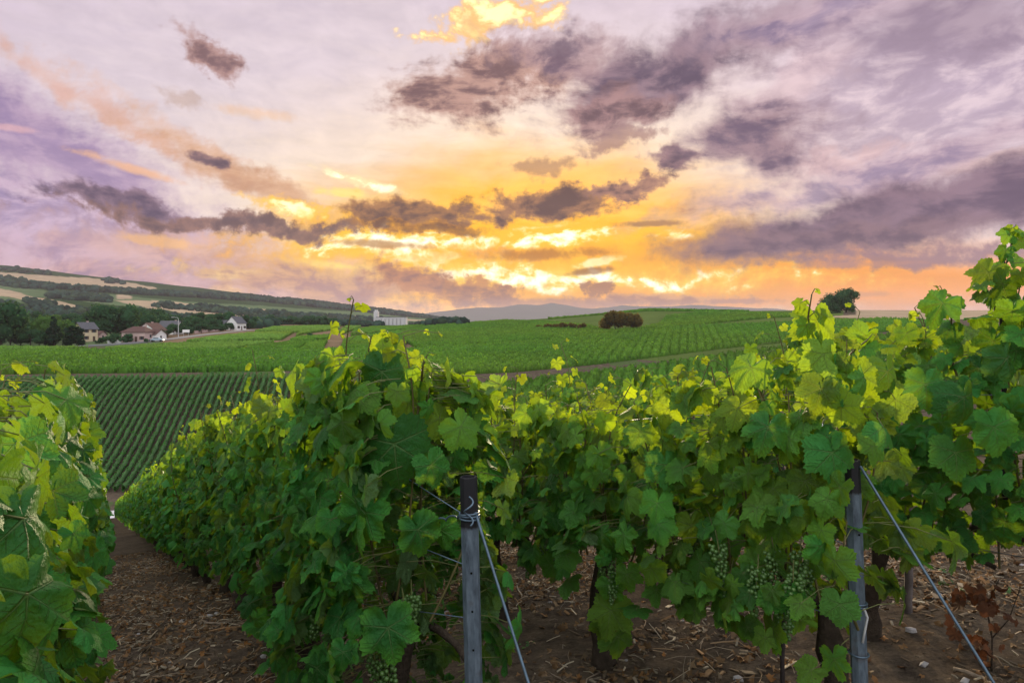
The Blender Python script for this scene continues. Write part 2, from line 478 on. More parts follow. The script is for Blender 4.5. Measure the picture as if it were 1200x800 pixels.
def _hermite(xs, ys, x):
    xs = np.asarray(xs, float); ys = np.asarray(ys, float)
    h = np.diff(xs); dl = np.diff(ys) / h
    m = np.zeros(len(xs)); m[0] = dl[0]; m[-1] = dl[-1]
    for i in range(1, len(xs) - 1):
        if dl[i - 1] * dl[i] > 0:
            w1 = 2 * h[i] + h[i - 1]; w2 = h[i] + 2 * h[i - 1]
            m[i] = (w1 + w2) / (w1 / dl[i - 1] + w2 / dl[i])
    k = np.clip(np.searchsorted(xs, x) - 1, 0, len(xs) - 2)
    t = (x - xs[k]) / h[k]
    t = np.clip(t, 0, 1)
    return ((1 + 2 * t) * (1 - t) ** 2 * ys[k] + t * (1 - t) ** 2 * h[k] * m[k] + t * t * (3 - 2 * t) * ys[k + 1] + t * t * (t - 1) * h[k] * m[k + 1])
def _build_profiles():
    cols = []
    for px, pts in COLS:
        dx = (px - 600) / F
        spd = dx * DX + DY
        yv = SV / spd if spd > 0.45 else SV / 0.45
        yv = min(yv, pts[0][0] - 5)
        ys = [yv - 12, yv] + [p[0] for p in pts] + [6600, 12001]
        sv = min(SV, yv * spd)
        zs = [-float(drop_fore((yv - 12) * spd)), -float(drop_fore(sv)) + 0.25] + [-(p[1] - HZ) / F * p[0] for p in pts] + [-6.0, -6.0]
        cols.append(_hermite(ys, zs, YG))
    cols = np.array(cols)
    pxs = np.array([c[0] for c in COLS], float)
    G = np.empty((len(PXG), len(YG)))
    for j in range(len(YG)):
        G[:, j] = np.interp(PXG, pxs, cols[:, j])
    k = np.exp(-0.5 * (np.arange(-8, 9) / 4.0) ** 2); k /= k.sum()
    P = np.pad(G, ((8, 8), (0, 0)), mode='edge')
    return sum(k[i] * P[i:i + len(PXG)] for i in range(17))
PROF = _build_profiles()
def bilerp(px, Y):
    u = np.clip((px - PXG[0]) / 4.0, 0, len(PXG) - 1.001)
    v = np.clip(np.interp(Y, YG, np.arange(len(YG))), 0, len(YG) - 1.001)
    i = u.astype(int); j = v.astype(int); a = u - i; b = v - j
    return (PROF[i, j] * (1 - a) + PROF[i + 1, j] * a) * (1 - b) + (PROF[i, j + 1] * (1 - a) + PROF[i + 1, j + 1] * a) * b
def ground_z(X, Y):
    """world height of the ground"""
    X = np.asarray(X, float); Y = np.asarray(Y, float)
    r = np.hypot(X, Y)
    s, t = st_of(X, Y)
    px = 600 + F * X / np.maximum(Y, 0.01)
    px = np.where(Y < 0.35 * r, np.where(X < 0, -520, 1820), px)
    px = np.clip(px, -520, 1820)
    dx = (px - 600) / F
    Ye = np.maximum(Y, 0.5 * r)
    spd = dx * DX + DY
    yv = np.minimum(np.where(spd > 0.45, SV / np.maximum(spd, .45), SV / 0.45), 195.0)
    w = np.clip((Ye - (yv - 11)) / 9.0, 0, 1); w = w * w * (3 - 2 * w)
    w = np.where(Y < 0.3 * r, np.clip((r - 120) / 60, 0, 1), w)
    zf = -drop_fore(np.minimum(np.maximum(s, -60), SV))
    zf = zf + 0.10 * fbm(X * 0.25, Y * 0.25, 3, 5)
    zp = bilerp(px, Ye)
    z = zf * (1 - w) + zp * w
    big = np.clip((Ye - 500) / 500, 0, 1)
    z = z + big * fbm(X / 160.0, Y / 160.0, 4, 21) * 10.0
    return z + ZC
def gz(X, Y): return float(ground_z(np.array([X]), np.array([Y]))[0])
def at(px, Y):
    X = (px - 600) / F * Y
    return X, Y
def pt(px, py, Y):
    """world point of a pixel at depth Y"""
    return Vector(((px - 600) / F * Y, Y, ZC + (HZ - py) / F * Y))
def gp(px, Y):
    X, Y = at(px, Y)
    return Vector((X, Y, gz(X, Y)))

# ------------------------------------------------------------------ materials
def new_mat(name):
    m = bpy.data.materials.new(name)
    m.use_nodes = True
    m.node_tree.nodes.clear()
    g = NT(m.node_tree)
    out = g.node('ShaderNodeOutputMaterial')
    return m, g, out

def simple_mat(name, col, rough=0.7, spec=0.3, var=0.15, scale=4.0, metal=0.0, bump=0.0, bscale=30.0):
    m, g, out = new_mat(name)
    b = g.node('ShaderNodeBsdfPrincipled')
    tc = g.node('ShaderNodeTexCoord')
    n = g.noise(tc.outputs['Object'], scale, 5, 0.6)
    k = g.maprange(n, 0.25, 0.75, 1 - var, 1 + var)
    c = g.vmath('MULTIPLY', tuple(col[:3]), g.comb(k, k, k))
    g.put(b.inputs['Base Color'], c)
    b.inputs['Roughness'].default_value = rough
    b.inputs['Specular IOR Level'].default_value = spec
    b.inputs['Metallic'].default_value = metal
    if bump:
        bn = g.node('ShaderNodeBump')
        bn.inputs['Strength'].default_value = bump
        bn.inputs['Distance'].default_value = 0.02
        g.put(bn.inputs['Height'], g.noise(tc.outputs['Object'], bscale, 6, 0.65))
        g.put(b.inputs['Normal'], bn.outputs[0])
    g.l.new(b.outputs[0], out.inputs['Surface'])
    return m

def foliage_mat(name, top, trans, tfac=0.4, rough=0.5, spec=0.25, veins=False, young=(0.17, 0.24, 0.03), under=(0.09, 0.15, 0.07), mottle=3.0):
    """leaf: diffuse and gloss over a translucent body. vertex values: 'rnd' per leaf, 'age' 0 old .. 1 young"""
    m, g, out = new_mat(name)
    rnd = g.node('ShaderNodeAttribute', attribute_name='rnd').outputs['Fac']
    age = g.node('ShaderNodeAttribute', attribute_name='age').outputs['Fac']
    tc = g.node('ShaderNodeTexCoord')
    geo = g.node('ShaderNodeNewGeometry')
    base = g.mix(age, tuple(top) + (1,), tuple(young) + (1,))
    k = g.maprange(rnd, 0, 1, 0.62, 1.45)
    nz = g.noise(tc.outputs['Object'], mottle, 3, 0.6)
    k = g.math('MULTIPLY', k, g.maprange(nz, 0.3, 0.7, 0.8, 1.2))
    yel = g.maprange(g.math('FRACT', g.math('MULTIPLY', rnd, 7.31)), 0.55, 1.0, 0.0, 0.45)
    base = g.mix(yel, base, (top[0] * 2.1, top[1] * 1.35, top[2] * 0.6, 1))
    base = g.vmath('MULTIPLY', base, g.comb(k, k, k))
    tr = g.mix(g.math('MULTIPLY', age, 0.7), tuple(trans) + (1,), (trans[0] * 1.9, trans[1] * 1.25, trans[2] * 0.8, 1))
    tr = g.vmath('MULTIPLY', tr, g.comb(k, k, k))
    normal = None
    if veins:
        uv = g.sep(g.node('ShaderNodeUVMap').outputs[0])
        ux = g.math('ABSOLUTE', g.math('MULTIPLY_ADD', uv[0], 2.0, -1.0))
        uy = g.math('MULTIPLY_ADD', uv[1], 2.0, -1.0)
        # the margin is thinner and paler than the middle of the blade
        rr = g.math('SQRT', g.math('ADD', g.math('MULTIPLY', ux, ux), g.math('MULTIPLY', uy, uy)))
        mg = g.math('MULTIPLY', g.maprange(rr, .35, 1.0, 0, 1, True), g.maprange(g.math('FRACT', g.math('MULTIPLY', rnd, 13.7)), .25, 1, .05, .75))
        base = g.mix(mg, base, (top[0] * 3.2, top[1] * 1.9, top[2] * .7, 1))
        tr = g.mix(mg, tr, (trans[0] * 1.9, trans[1] * 1.25, trans[2], 1))
        best = None
        for ang in (0, 50, 108):
            sa, ca = math.sin(R(ang)), math.cos(R(ang))
            along = g.math('ADD', g.math('MULTIPLY', ux, sa), g.math('MULTIPLY', uy, ca))
            dist = g.math('ABSOLUTE', g.math('SUBTRACT', g.math('MULTIPLY', ux, ca), g.math('MULTIPLY', uy, sa)))
            dist = g.math('ADD', dist, g.maprange(along, 0.0, -0.02, 0, 1))
            w = g.maprange(along, 0, 0.9, 0.022, 0.006)
            v = g.maprange(g.math('DIVIDE', dist, w), 0.6, 1.6, 1.0, 0.0)
            # side veins running off this main vein
            ph = g.math('SUBTRACT', along, g.math('MULTIPLY', dist, 0.75))
            saw = g.math('ABSOLUTE', g.math('SUBTRACT', g.math('FRACT', g.math('MULTIPLY', ph, 7.0)), 0.5))
            sv = g.maprange(saw, 0.02, 0.09, 0.55, 0.0)
            sv = g.math('MULTIPLY', sv, g.maprange(g.math('SUBTRACT', dist, g.math('MULTIPLY', along, 0.42)), 0.0, -0.04, 0, 1))
            v = g.math('MAXIMUM', v, sv)
            best = v if best is None else g.math('MAXIMUM', best, v)
        base = g.mix(g.math('MULTIPLY', best, 0.34), base, (0.16, 0.22, 0.08, 1))
        tr = g.mix(g.math('MULTIPLY', best, 0.4), tr, (0.30, 0.32, 0.05, 1))
        bn = g.node('ShaderNodeBump')
        bn.inputs['Strength'].default_value = 0.9
        bn.inputs['Distance'].default_value = 0.006
        cell = g.noise(tc.outputs['Object'], 140.0, 3, 0.6)
        g.put(bn.inputs['Height'], g.math('MULTIPLY_ADD', best, -1.0, g.math('MULTIPLY_ADD', g.noise(tc.outputs['Object'], 45.0, 2, 0.5), 1.6, g.math('MULTIPLY', cell, 0.7))))
        # brown flecks on some leaves
        fleck = g.math('MULTIPLY', g.maprange(g.noise(tc.outputs['Object'], 90.0, 3, 0.6), .66, .72, 0, .8), g.maprange(g.math('FRACT', g.math('MULTIPLY', rnd, 5.3)), .55, .7, 0, 1))
        base = g.mix(fleck, base, (.10, .05, .02, 1)); tr = g.mix(fleck, tr, (.10, .05, .01, 1))
        normal = bn.outputs[0]
    base = g.mix(g.math('MULTIPLY', geo.outputs['Backfacing'], 0.75), base, tuple(under) + (1,))
    b = g.node('ShaderNodeBsdfPrincipled')
    g.put(b.inputs['Base Color'], base)
    g.put(b.inputs['Roughness'], g.maprange(rnd, 0, 1, rough - 0.08, rough + 0.15))
    b.inputs['Specular IOR Level'].default_value = spec
    t = g.node('ShaderNodeBsdfTranslucent')
    g.put(t.inputs['Color'], tr)
    if normal is not None:
        g.put(b.inputs['Normal'], normal); g.put(t.inputs['Normal'], normal)
    ms = g.node('ShaderNodeMixShader')
    g.put(ms.inputs[0], g.maprange(age, 0, .8, tfac * .62, min(.62, tfac * 1.35)))
    g.l.new(b.outputs[0], ms.inputs[1]); g.l.new(t.outputs[0], ms.inputs[2])
    g.l.new(ms.outputs[0], out.inputs['Surface'])
    return m

M = {}
M['leaf'] = foliage_mat('vine_leaf', (0.024, 0.135, 0.028), (0.26, 0.45, 0.010), 0.45, 0.58, 0.18, veins=True)
M['leaf_far'] = foliage_mat('vine_leaf_small', (0.026, 0.135, 0.023), (0.25, 0.45, 0.010), 0.45, 0.55, 0.2)
M['field_leaf'] = foliage_mat('field_leaf', (0.040, 0.165, 0.030), (0.10, 0.30, 0.02), 0.32, 0.8, 0.0, mottle=0.6)
M['tree_leaf'] = foliage_mat('tree_leaf', (0.030, 0.078, 0.036), (0.07, 0.14, 0.03), 0.25, 0.8, 0.0, mottle=0.5)
M['woods_leaf'] = foliage_mat('woods_leaf', (0.026, 0.052, 0.040), (0.04, 0.07, 0.03), 0.2, 0.8, 0.0, mottle=.05)
M['tree_dark'] = foliage_mat('conifer_leaf', (0.012, 0.030, 0.018), (0.02, 0.04, 0.01), 0.15, 0.8, 0.0, mottle=0.5)
M['tree_light'] = foliage_mat('pale_tree_leaf', (0.060, 0.125, 0.030), (0.12, 0.22, 0.02), 0.30, 0.8, 0.0, mottle=0.5)
M['bark'] = simple_mat('vine_bark', (0.060, 0.045, 0.035), 0.95, 0.1, 0.5, 25, bump=0.9, bscale=60)
M['cane'] = simple_mat('green_cane', (0.10, 0.085, 0.030), 0.6, 0.3, 0.4, 30)
M['trunk'] = simple_mat('tree_bark', (0.06, 0.05, 0.04), 0.95, 0.1, 0.3, 3)

def ground_mat():
    """soil; vertex colour 'cover' holds the real cover of each place (bare soil, stubble, grass, road chalk)"""
    m, g, out = new_mat('ground')
    cov = g.node('ShaderNodeAttribute', attribute_name='cover').outputs['Color']
    soil = g.node('ShaderNodeAttribute', attribute_name='soil').outputs['Fac']
    tc = g.node('ShaderNodeTexCoord')
    P = tc.outputs['Object']
    n1 = g.noise(P, 0.9, 6, 0.65); n2 = g.noise(P, 9.0, 6, 0.7); n3 = g.noise(P, 55.0, 4, 0.7)
    sc = g.ramp(n2, [(0.25, (0.055, 0.042, 0.034, 1)), (0.45, (0.115, 0.088, 0.068, 1)), (0.60, (0.165, 0.122, 0.088, 1)), (0.8, (0.25, 0.20, 0.155, 1))])
    k = g.maprange(n1, 0.3, 0.7, 0.65, 1.25)
    k = g.math('MULTIPLY', k, g.maprange(n3, 0.25, 0.75, 0.5, 1.1))
    sc = g.vmath('MULTIPLY', sc, g.comb(k, k, k))
    nf = g.noise(P, 0.05, 6, 0.65)
    kf = g.maprange(nf, 0.3, 0.7, 0.8, 1.2)
    fc = g.vmath('MULTIPLY', cov, g.comb(kf, kf, kf))
    c = g.mix(soil, fc, sc)
    b = g.node('ShaderNodeBsdfDiffuse')
    b.inputs['Roughness'].default_value = 0.6
    g.put(b.inputs['Color'], c)
    bn = g.node('ShaderNodeBump')
    g.put(bn.inputs['Strength'], g.math('MULTIPLY', soil, 0.7))
    bn.inputs['Distance'].default_value = 0.03
    g.put(bn.inputs['Height'], g.math('ADD', n2, g.math('MULTIPLY', n3, 0.5)))
    g.put(b.inputs['Normal'], bn.outputs[0])
    g.l.new(b.outputs[0], out.inputs['Surface'])
    return m
M['ground'] = ground_mat()

# ------------------------------------------------------------------ ground sheet
SOIL = (0.085, 0.062, 0.048); CHALK = (0.66, 0.62, 0.63); GRASS = (0.060, 0.115, 0.030); WHEAT = (0.36, 0.265, 0.18)
FLOORG = (0.030, 0.055, 0.022); MEADOW = (0.095, 0.135, 0.065); VFIELD = (0.040, 0.110, 0.026); TRACK = (0.20, 0.135, 0.085)
def grow(poly):
    return poly
# cover of the far country, outlined by the place it takes on the slope (image row by azimuth)
FAR_COVER = [
    (FLOORG, [(-600, 250), (1300, 250), (1300, 403), (-600, 408)]),
    (WHEAT, [(-600, 300), (0, 319), (60, 323), (100, 325), (150, 331), (182, 338), (180, 341), (100, 336), (40, 332), (0, 329), (-600, 322)]),
    (MEADOW, [(-600, 330), (0, 335), (55, 340), (120, 344), (200, 352), (300, 358), (420, 366), (520, 375), (520, 380), (300, 371), (140, 358), (60, 349), (0, 343), (-600, 340)]),
    (WHEAT, [(-600, 334), (0, 338), (30, 345), (60, 351), (85, 357), (103, 362), (90, 362), (40, 353), (0, 347), (-600, 350)]),
    (MEADOW, [(-600, 350), (0, 347), (45, 354), (30, 356), (0, 354)]),
    (WHEAT, [(133, 351), (165, 352), (200, 357), (240, 362), (300, 369), (400, 377), (400, 380), (300, 375.5), (220, 367.5), (170, 360)]),
    (WHEAT, [(135, 345), (152, 347), (155, 350), (137, 350)]), (WHEAT, [(176, 352), (184, 353), (184, 355), (176, 354)]),
    (WHEAT, [(200, 353), (238, 357), (236, 360), (205, 357)]), (WHEAT, [(240, 358), (300, 363), (300, 366), (245, 362)]),
    (WHEAT, [(290, 361), (350, 366), (420, 370), (420, 372), (340, 369), (290, 364)]),
    (WHEAT, [(300, 368), (340, 370), (400, 374.5), (470, 378), (400, 377), (330, 373)]),
    (WHEAT, [(420, 371), (470, 373), (520, 376), (520, 377.5), (450, 375)]),
    (MEADOW, [(400, 372), (520, 377), (560, 380), (400, 379)]),
    (MEADOW, [(540, 300), (1400, 300), (1400, 395), (540, 395)]),
]
def far_cover(px, py, Y):
    n = px.shape
    c = np.empty(n + (3,)); c[:] = SOIL
    jx = px + 14 * fbm(px / 30, py / 6, 3, 31); jy = py + 2.0 * fbm(px / 18, py / 9, 3, 37)
    far = Y > 330
    for colr, poly in FAR_COVER:
        k = in_poly(jx, jy, poly) & far
        c[k] = colr
    return c
ROAD = [(-10, 409, 190), (60, 408.5, 196), (100, 406.0, 207), (140, 403.5, 217), (170, 400.5, 228), (200, 397.5, 243), (225, 394.5, 262), (250, 392.0, 280), (275, 389.5, 300), (300, 387, 320)]

def build_ground():
    az = np.concatenate([np.arange(-180, -62, 4.0), np.arange(-62, 62, 0.16), np.arange(62, 180, 4.0)])
    az = np.radians(az)
    rr = np.concatenate([[0.02], np.geomspace(0.25, 60, 170), np.arange(61, 130, 0.8), np.geomspace(131, 900, 190), np.geomspace(915, 3600, 170), np.geomspace(3800, 7600, 8)])
    A, Rr = np.meshgrid(az, rr, indexing='ij')
    X = Rr * np.sin(A); Y = Rr * np.cos(A)
    Z = ground_z(X, Y)
    near = np.exp(-Rr / 18.0)
    Z = Z + near * (0.05 * fbm(X * 3, Y * 3, 4, 3) + 0.03 * fbm(X * 11, Y * 11, 3, 9))
    s, t = st_of(X, Y)
    px = 600 + F * X / np.maximum(Y, 0.05); py = HZ - (Z - ZC) / np.maximum(Y, 0.05) * F
    c = far_cover(px, py, Y)
    front = Y > 0.3 * Rr
    soilf = ((Y < 420) | ~front).astype(float)
    # grass verges on the far bank, chalk road in the valley floor
    bank = (s > 84) & (Y < 330)
    g0 = fbm(X * 0.15, Y * 0.15, 4, 44)
    vg = (s > 78) & (s < 84)
    grassy = bank & (g0 > 0.12)
    c[grassy] = GRASS; soilf[grassy] = 0.35
    meadow = (Y > 205) & (Y < 340) & (px < 330)
    c[meadow] = MEADOW; soilf[meadow] = 0.1
    rh = (Y > 165) & (Y < 700) & (px > 560) & (px < 990)
    c[rh] = (0.085, 0.125, 0.030); soilf[rh] = 0.1
    trk = (Y > 160) & (Y < 480) & (px > 190) & (px < 540)
    c[trk] = TRACK; soilf[trk] = 0.15
    road = (np.abs(s - 88.0 - 1.2 * np.sin(t / 30)) < 3.2)
    road &= (Y < 150)
    c[road] = CHALK; soilf[road] = 0.0
    # the tan field and the tracks on the right hand hill
    wheat = in_poly(px, py, [(960, 371.5), (1060, 374), (1400, 386), (1800, 386), (1800, 330), (1000, 330), (1004, 368.5)]) & (Y > 240)
    c[wheat] = WHEAT; soilf[wheat] = 0.05
    sc = np.ones(len(X.ravel()))
    me = grid_mesh('ground', X, Y, Z, [M['ground']], {'cover': ('FLOAT_COLOR', np.concatenate([c.reshape(-1, 3), sc[:, None]], axis=1)), 'soil': ('FLOAT', soilf.ravel())}, wrap=True)
    o = link('ground', me); tag(o, kind='structure')
def grid_mesh(name, X, Y, Z, mats, attrs=None, wrap=False, smooth=True):
    na, nr = X.shape
    idx = np.arange(na * nr).reshape(na, nr)
    if wrap: idx = np.concatenate([idx, idx[:1]], axis=0)
    q = np.stack([idx[:-1, :-1], idx[1:, :-1], idx[1:, 1:], idx[:-1, 1:]], axis=-1).reshape(-1, 4)[:, ::-1]
    V = np.stack([X, Y, Z], axis=-1).reshape(-1, 3)
    return np_mesh(name, V, [q], mats, smooth, attrs)
build_ground()

# ------------------------------------------------------------------ grape leaf shapes
def leaf_outline(th, lob=1.0, teeth=0.05, nt=None, ph=0.0):
    """radius at angle th measured from the tip direction (0 = tip, pi = petiole notch)"""
    a = np.degrees(np.abs((th + np.pi) % (2 * np.pi) - np.pi))
    ka = np.array([0, 12, 27, 40, 56, 72, 90, 104, 122, 140, 156, 170, 180])
    kr = np.array([1.0, .95, .86 - .08 * lob, .84 - .10 * lob, .95, .90, .84 - .07 * lob, .82 - .07 * lob, .86, .80, .70, .54, .20])
    r = np.interp(a, ka, kr)
    return r
def make_leaf(na, rings, r_, teeth, lob, droop, fold, wave, cup):
    th = np.arange(na) * 2 * np.pi / na
    rad = leaf_outline(th, lob)
    saw = np.where(np.arange(na) % 2 == 0, 1.0, -1.0) * teeth * r_.uniform(.4, 1.5, na)
    saw[np.abs(np.degrees(th) - 180) < 18] = 0
    ph = r_.uniform(0, 6.28, 3)
    V = [np.zeros((1, 3))]; UV = [np.array([[.5, .5]])]
    for k, q in enumerate(rings):
        rr = rad * q * (1 + (saw if k == len(rings) - 1 else 0))
        x = np.sin(th) * rr; y = np.cos(th) * rr
        z = -droop * (np.maximum(y, 0) ** 2) * 0.9 - fold * np.abs(x) ** 1.5 + cup * (x * x + y * y)
        z = z + wave * q * q * (np.sin(3 * th + ph[0]) * .6 + np.sin(7 * th + ph[1]) * .45 + np.sin(2 * th + ph[2]) * .7)
        # slight pucker between the main veins
        z = z + 0.05 * q * np.cos(th * 6.8)
        V.append(np.stack([x, y, z], 1)); UV.append(np.stack([x / 2 + .5, y / 2 + .5], 1))
    V = np.concatenate(V); UV = np.concatenate(UV)
    i = np.arange(na); j = (i + 1) % na
    T = np.stack([np.zeros(na, int), 1 + j, 1 + i], 1)
    Q = []
    for k in range(len(rings) - 1):
        a = 1 + k * na; b = a + na
        Q.append(np.stack([a + i, a + j, b + j, b + i], 1))
    Q = np.concatenate(Q) if Q else np.zeros((0, 4), int)
    return V, T, Q, UV
_lr = np.random.default_rng(3)
LEAF_HI = [make_leaf(64, (0.36, 0.72, 1.0), _lr, 0.045, _lr.uniform(0.6, 1.9), _lr.uniform(.08, .60), _lr.uniform(-.1, .65), _lr.uniform(.05, .15), _lr.uniform(-.15, .18)) for _ in range(16)]
LEAF_MID = [make_leaf(16, (0.6, 1.0), _lr, 0.05, 1.0, _lr.uniform(.1, .4), _lr.uniform(.0, .4), .07, _lr.uniform(-.15, .1)) for _ in range(8)]
LEAF_LO = [make_leaf(8, (1.0,), _lr, 0.0, 1.0, .3, .25, .06, 0) for _ in range(4)]

def nrm(a): return a / np.maximum(np.linalg.norm(a, axis=-1, keepdims=True), 1e-9)

def leaves_mesh(name, pos, normal, tip, size, rnd, age, shapes, mats, extra=None, r_=None):
    """one mesh from many leaves. pos,normal,tip (n,3). extra = (V, Q, matindex) tube geometry for the leaf stalks"""
    r_ = r_ or rng
    n = len(pos)
    normal = nrm(normal)
    tip = nrm(tip - normal * np.sum(tip * normal, 1, keepdims=True))
    side = np.cross(tip, normal)
    var = r_.integers(0, len(shapes), n)
    Vs, UVs, Rn, Ag, Ts, Qs = [], [], [], [], [], []
    off = 0
    for k, (V, T, Q, UV) in enumerate(shapes):
        idx = np.nonzero(var == k)[0]
        if not len(idx): continue
        flip = np.where(r_.random(len(idx)) < .5, -1.0, 1.0)
        sc = size[idx][:, None, None]
        W = pos[idx][:, None, :] + sc * (V[None, :, 0:1] * side[idx][:, None, :] + V[None, :, 1:2] * tip[idx][:, None, :] + V[None, :, 2:3] * normal[idx][:, None, :] * r_.uniform(.5, 1.6, (len(idx), 1, 1)))
        nv = len(V)
        Vs.append(W.reshape(-1, 3)); UVs.append(np.tile(UV, (len(idx), 1)))
        Rn.append(np.repeat(rnd[idx], nv)); Ag.append(np.repeat(age[idx], nv))
        o = off + np.arange(len(idx))[:, None, None] * nv
        Ts.append((T[None] + o).reshape(-1, 3))
        if len(Q): Qs.append((Q[None] + o).reshape(-1, 4))
        off += nv * len(idx)
    V = np.concatenate(Vs); UV = np.concatenate(UVs); Rn = np.concatenate(Rn); Ag = np.concatenate(Ag)
    faces = [np.concatenate(Ts)] + ([np.concatenate(Qs)] if Qs else [])
    nf = sum(len(f) for f in faces)
    fm = np.zeros(nf, int)
    if extra is not None and len(extra[0]):
        EV, EQ = extra
        faces.append(EQ + len(V))
        fm = np.concatenate([fm, np.ones(len(EQ), int)])
        V = np.concatenate([V, EV]); UV = np.concatenate([UV, np.zeros((len(EV), 2))])
        Rn = np.concatenate([Rn, np.full(len(EV), .5)]); Ag = np.concatenate([Ag, np.zeros(len(EV))])
    return np_mesh(name, V, faces, mats, True, {'rnd': ('FLOAT', Rn), 'age': ('FLOAT', Ag)}, UV, fm)

def batch_tubes(A, B, C, r0, r1, n=4):
    """many thin bent tubes A->B->C at once"""
    P = np.stack([A, B, C], 1)
    T = nrm(np.stack([B - A, C - A, C - B], 1))
    ref = np.array([0.3, 0.2, 0.93])
    U = nrm(np.cross(T, ref)); W = np.cross(T, U)
    th = np.arange(n) * 2 * np.pi / n
    rad = np.stack([np.full(len(A), r0), np.full(len(A), (r0 + r1) / 2), np.full(len(A), r1)], 1)
    V = P[:, :, None, :] + rad[:, :, None, None] * (np.cos(th)[None, None, :, None] * U[:, :, None, :] + np.sin(th)[None, None, :, None] * W[:, :, None, :])
    m = len(A)
    base = np.arange(m)[:, None, None] * (3 * n) + np.arange(2)[None, :, None] * n
    j = np.arange(n)[None, None, :]; j2 = (j + 1) % n
    Q = np.stack([base + j, base + j2, base + n + j2, base + n + j], -1).reshape(-1, 4)
    return V.reshape(-1, 3), Q

# ------------------------------------------------------------------ one grapevine
def vine_leaves(r_, length=1.0, top=1.25, low=0.38, half=0.22, nshoot=10, node=0.058, size=0.063, fill=120, topvar=0.12, wild=0.12, agebias=0.0):
    """leaf positions in the plant's own axes: x along the row, y across it, z up"""
    pos, nor, tip, siz, age, stalkA, stalkB = [], [], [], [], [], [], []
    shoots = []
    for k in range(nshoot):
        x0 = (k + .5) / nshoot * length - length / 2 + r_.normal(0, .03)
        y0 = r_.normal(0, .05)
        z0 = r_.uniform(.42, .60)
        tp = top + r_.normal(0, topvar) * (0.7 if k % 3 else 1.2)
        tp = max(tp, .8)
        x1 = x0 + r_.normal(0, .08); y1 = y0 + r_.normal(0, .07)
        m = int((tp - z0) / node) + 2
        t = np.linspace(0, 1, m)
        b1, b2 = r_.normal(0, .05, 2)
        P = np.stack([x0 + (x1 - x0) * t + b1 * np.sin(t * 3.1), y0 + (y1 - y0) * t + b2 * np.sin(t * 3.1), z0 + (tp - z0) * t], 1)
        if tp > top + .1:
            P[-3:, 0] += np.array([.01, .03, .05]) * r_.choice([-1, 1])
        shoots.append(P)
        sd = 1 if r_.random() < .5 else -1
        for i in range(1, m):
            f = i / (m - 1)
            sd = -sd
            ang = r_.normal(0, .55)
            out = np.array([np.sin(ang), sd * np.cos(ang), 0.0])
            stl = r_.uniform(.05, .10) * (1 - .55 * f)
            w = half * (1.15 - .55 * f)
            A = P[i]
            Bp = A + out * stl + np.array([0, 0, r_.uniform(.0, .035)])
            # push the blade out to the canopy wall
            Bp[1] = np.clip(Bp[1] + sd * max(0, (w - abs(Bp[1]))) * r_.uniform(.1, .9), -w - .08, w + .08)
            young = max(0.0, (f - .80) / .20) if tp > top - .05 else max(0, (f - .88) / .12) * .6
            sz = size * r_.uniform(.75, 1.25) * (1 - .72 * young ** 1.3)
            nn = out * r_.uniform(.25, 1.0) + np.array([0, 0, r_.uniform(.15, .95)]) + r_.normal(0, .34, 3)
            tt = out * .5 + np.array([r_.normal(0, .5), r_.normal(0, .3), -1.0 + .9 * young])
            pos.append(Bp); nor.append(nn); tip.append(tt); siz.append(sz); age.append(young * r_.uniform(.7, 1)); stalkA.append(A); stalkB.append(Bp)
    for k in range(fill):
        sd = r_.choice([-1, 1])
        z = low + (top + .02 - low) * r_.random() ** .85
        hz = (z - low) / (top - low)
        w = half * (1.2 - .45 * hz) * (0.6 + .4 * min(1, hz * 4))
        A = np.array([r_.uniform(-length / 2, length / 2), sd * w * r_.uniform(.3, .7), z + .03])
        out = np.array([r_.normal(0, .4), sd, 0.0])
        Bp = np.array([A[0] + r_.normal(0, .05), sd * w * r_.uniform(.8, 1.25), z])
        nn = out * r_.uniform(.4, 1.1) + np.array([0, 0, r_.uniform(.05, .8)]) + r_.normal(0, .3, 3)
        tt = out * .35 + np.array([r_.normal(0, .45), 0, -1.0])
        pos.append(Bp); nor.append(nn); tip.append(tt); siz.append(size * r_.uniform(.6, 1.3)); age.append(0.0); stalkA.append(A); stalkB.append(Bp)
    zt = np.array(pos)[:, 2]
    age = list(np.clip(np.array(age) + np.clip((zt - (top - .30)) / .40, 0, 1) * r_.uniform(.1, .75, len(age)) + agebias * r_.uniform(.2, 1.2, len(age)), 0, 1))
    return dict(pos=np.array(pos), nor=np.array(nor), tip=np.array(tip), siz=np.array(siz), age=np.array(age), A=np.array(stalkA), B=np.array(stalkB), shoots=shoots)

def trunk_mesh(r_, h=0.52, arm=0.45, r0=0.042):
    b = MB()
    m = 9
    t = np.linspace(0, 1, m)
    P = np.stack([0.05 * np.sin(t * 4 + r_.uniform(0, 6)), .04 * np.sin(t * 3 + r_.uniform(0, 6)), -0.06 + t * (h + .06)], 1)
    P[:, :2] -= P[0, :2]
    rad = r0 * (1.25 - .55 * t) * (1 + .18 * r_.normal(0, 1, m))
    rad[0] *= 1.25
    b.tube(P, rad, 10)
    e = P[-1]
    for sgn in (-1, 1):
        L = arm * r_.uniform(.6, 1)
        k = np.linspace(0, 1, 6)
        Q = np.stack([e[0] + sgn * L * k, e[1] + .02 * np.sin(k * 5), e[2] - .02 + .05 * np.sin(k * 3)], 1)
        b.tube(Q, r0 * .45 * (1 - .5 * k), 7)
    return b, e

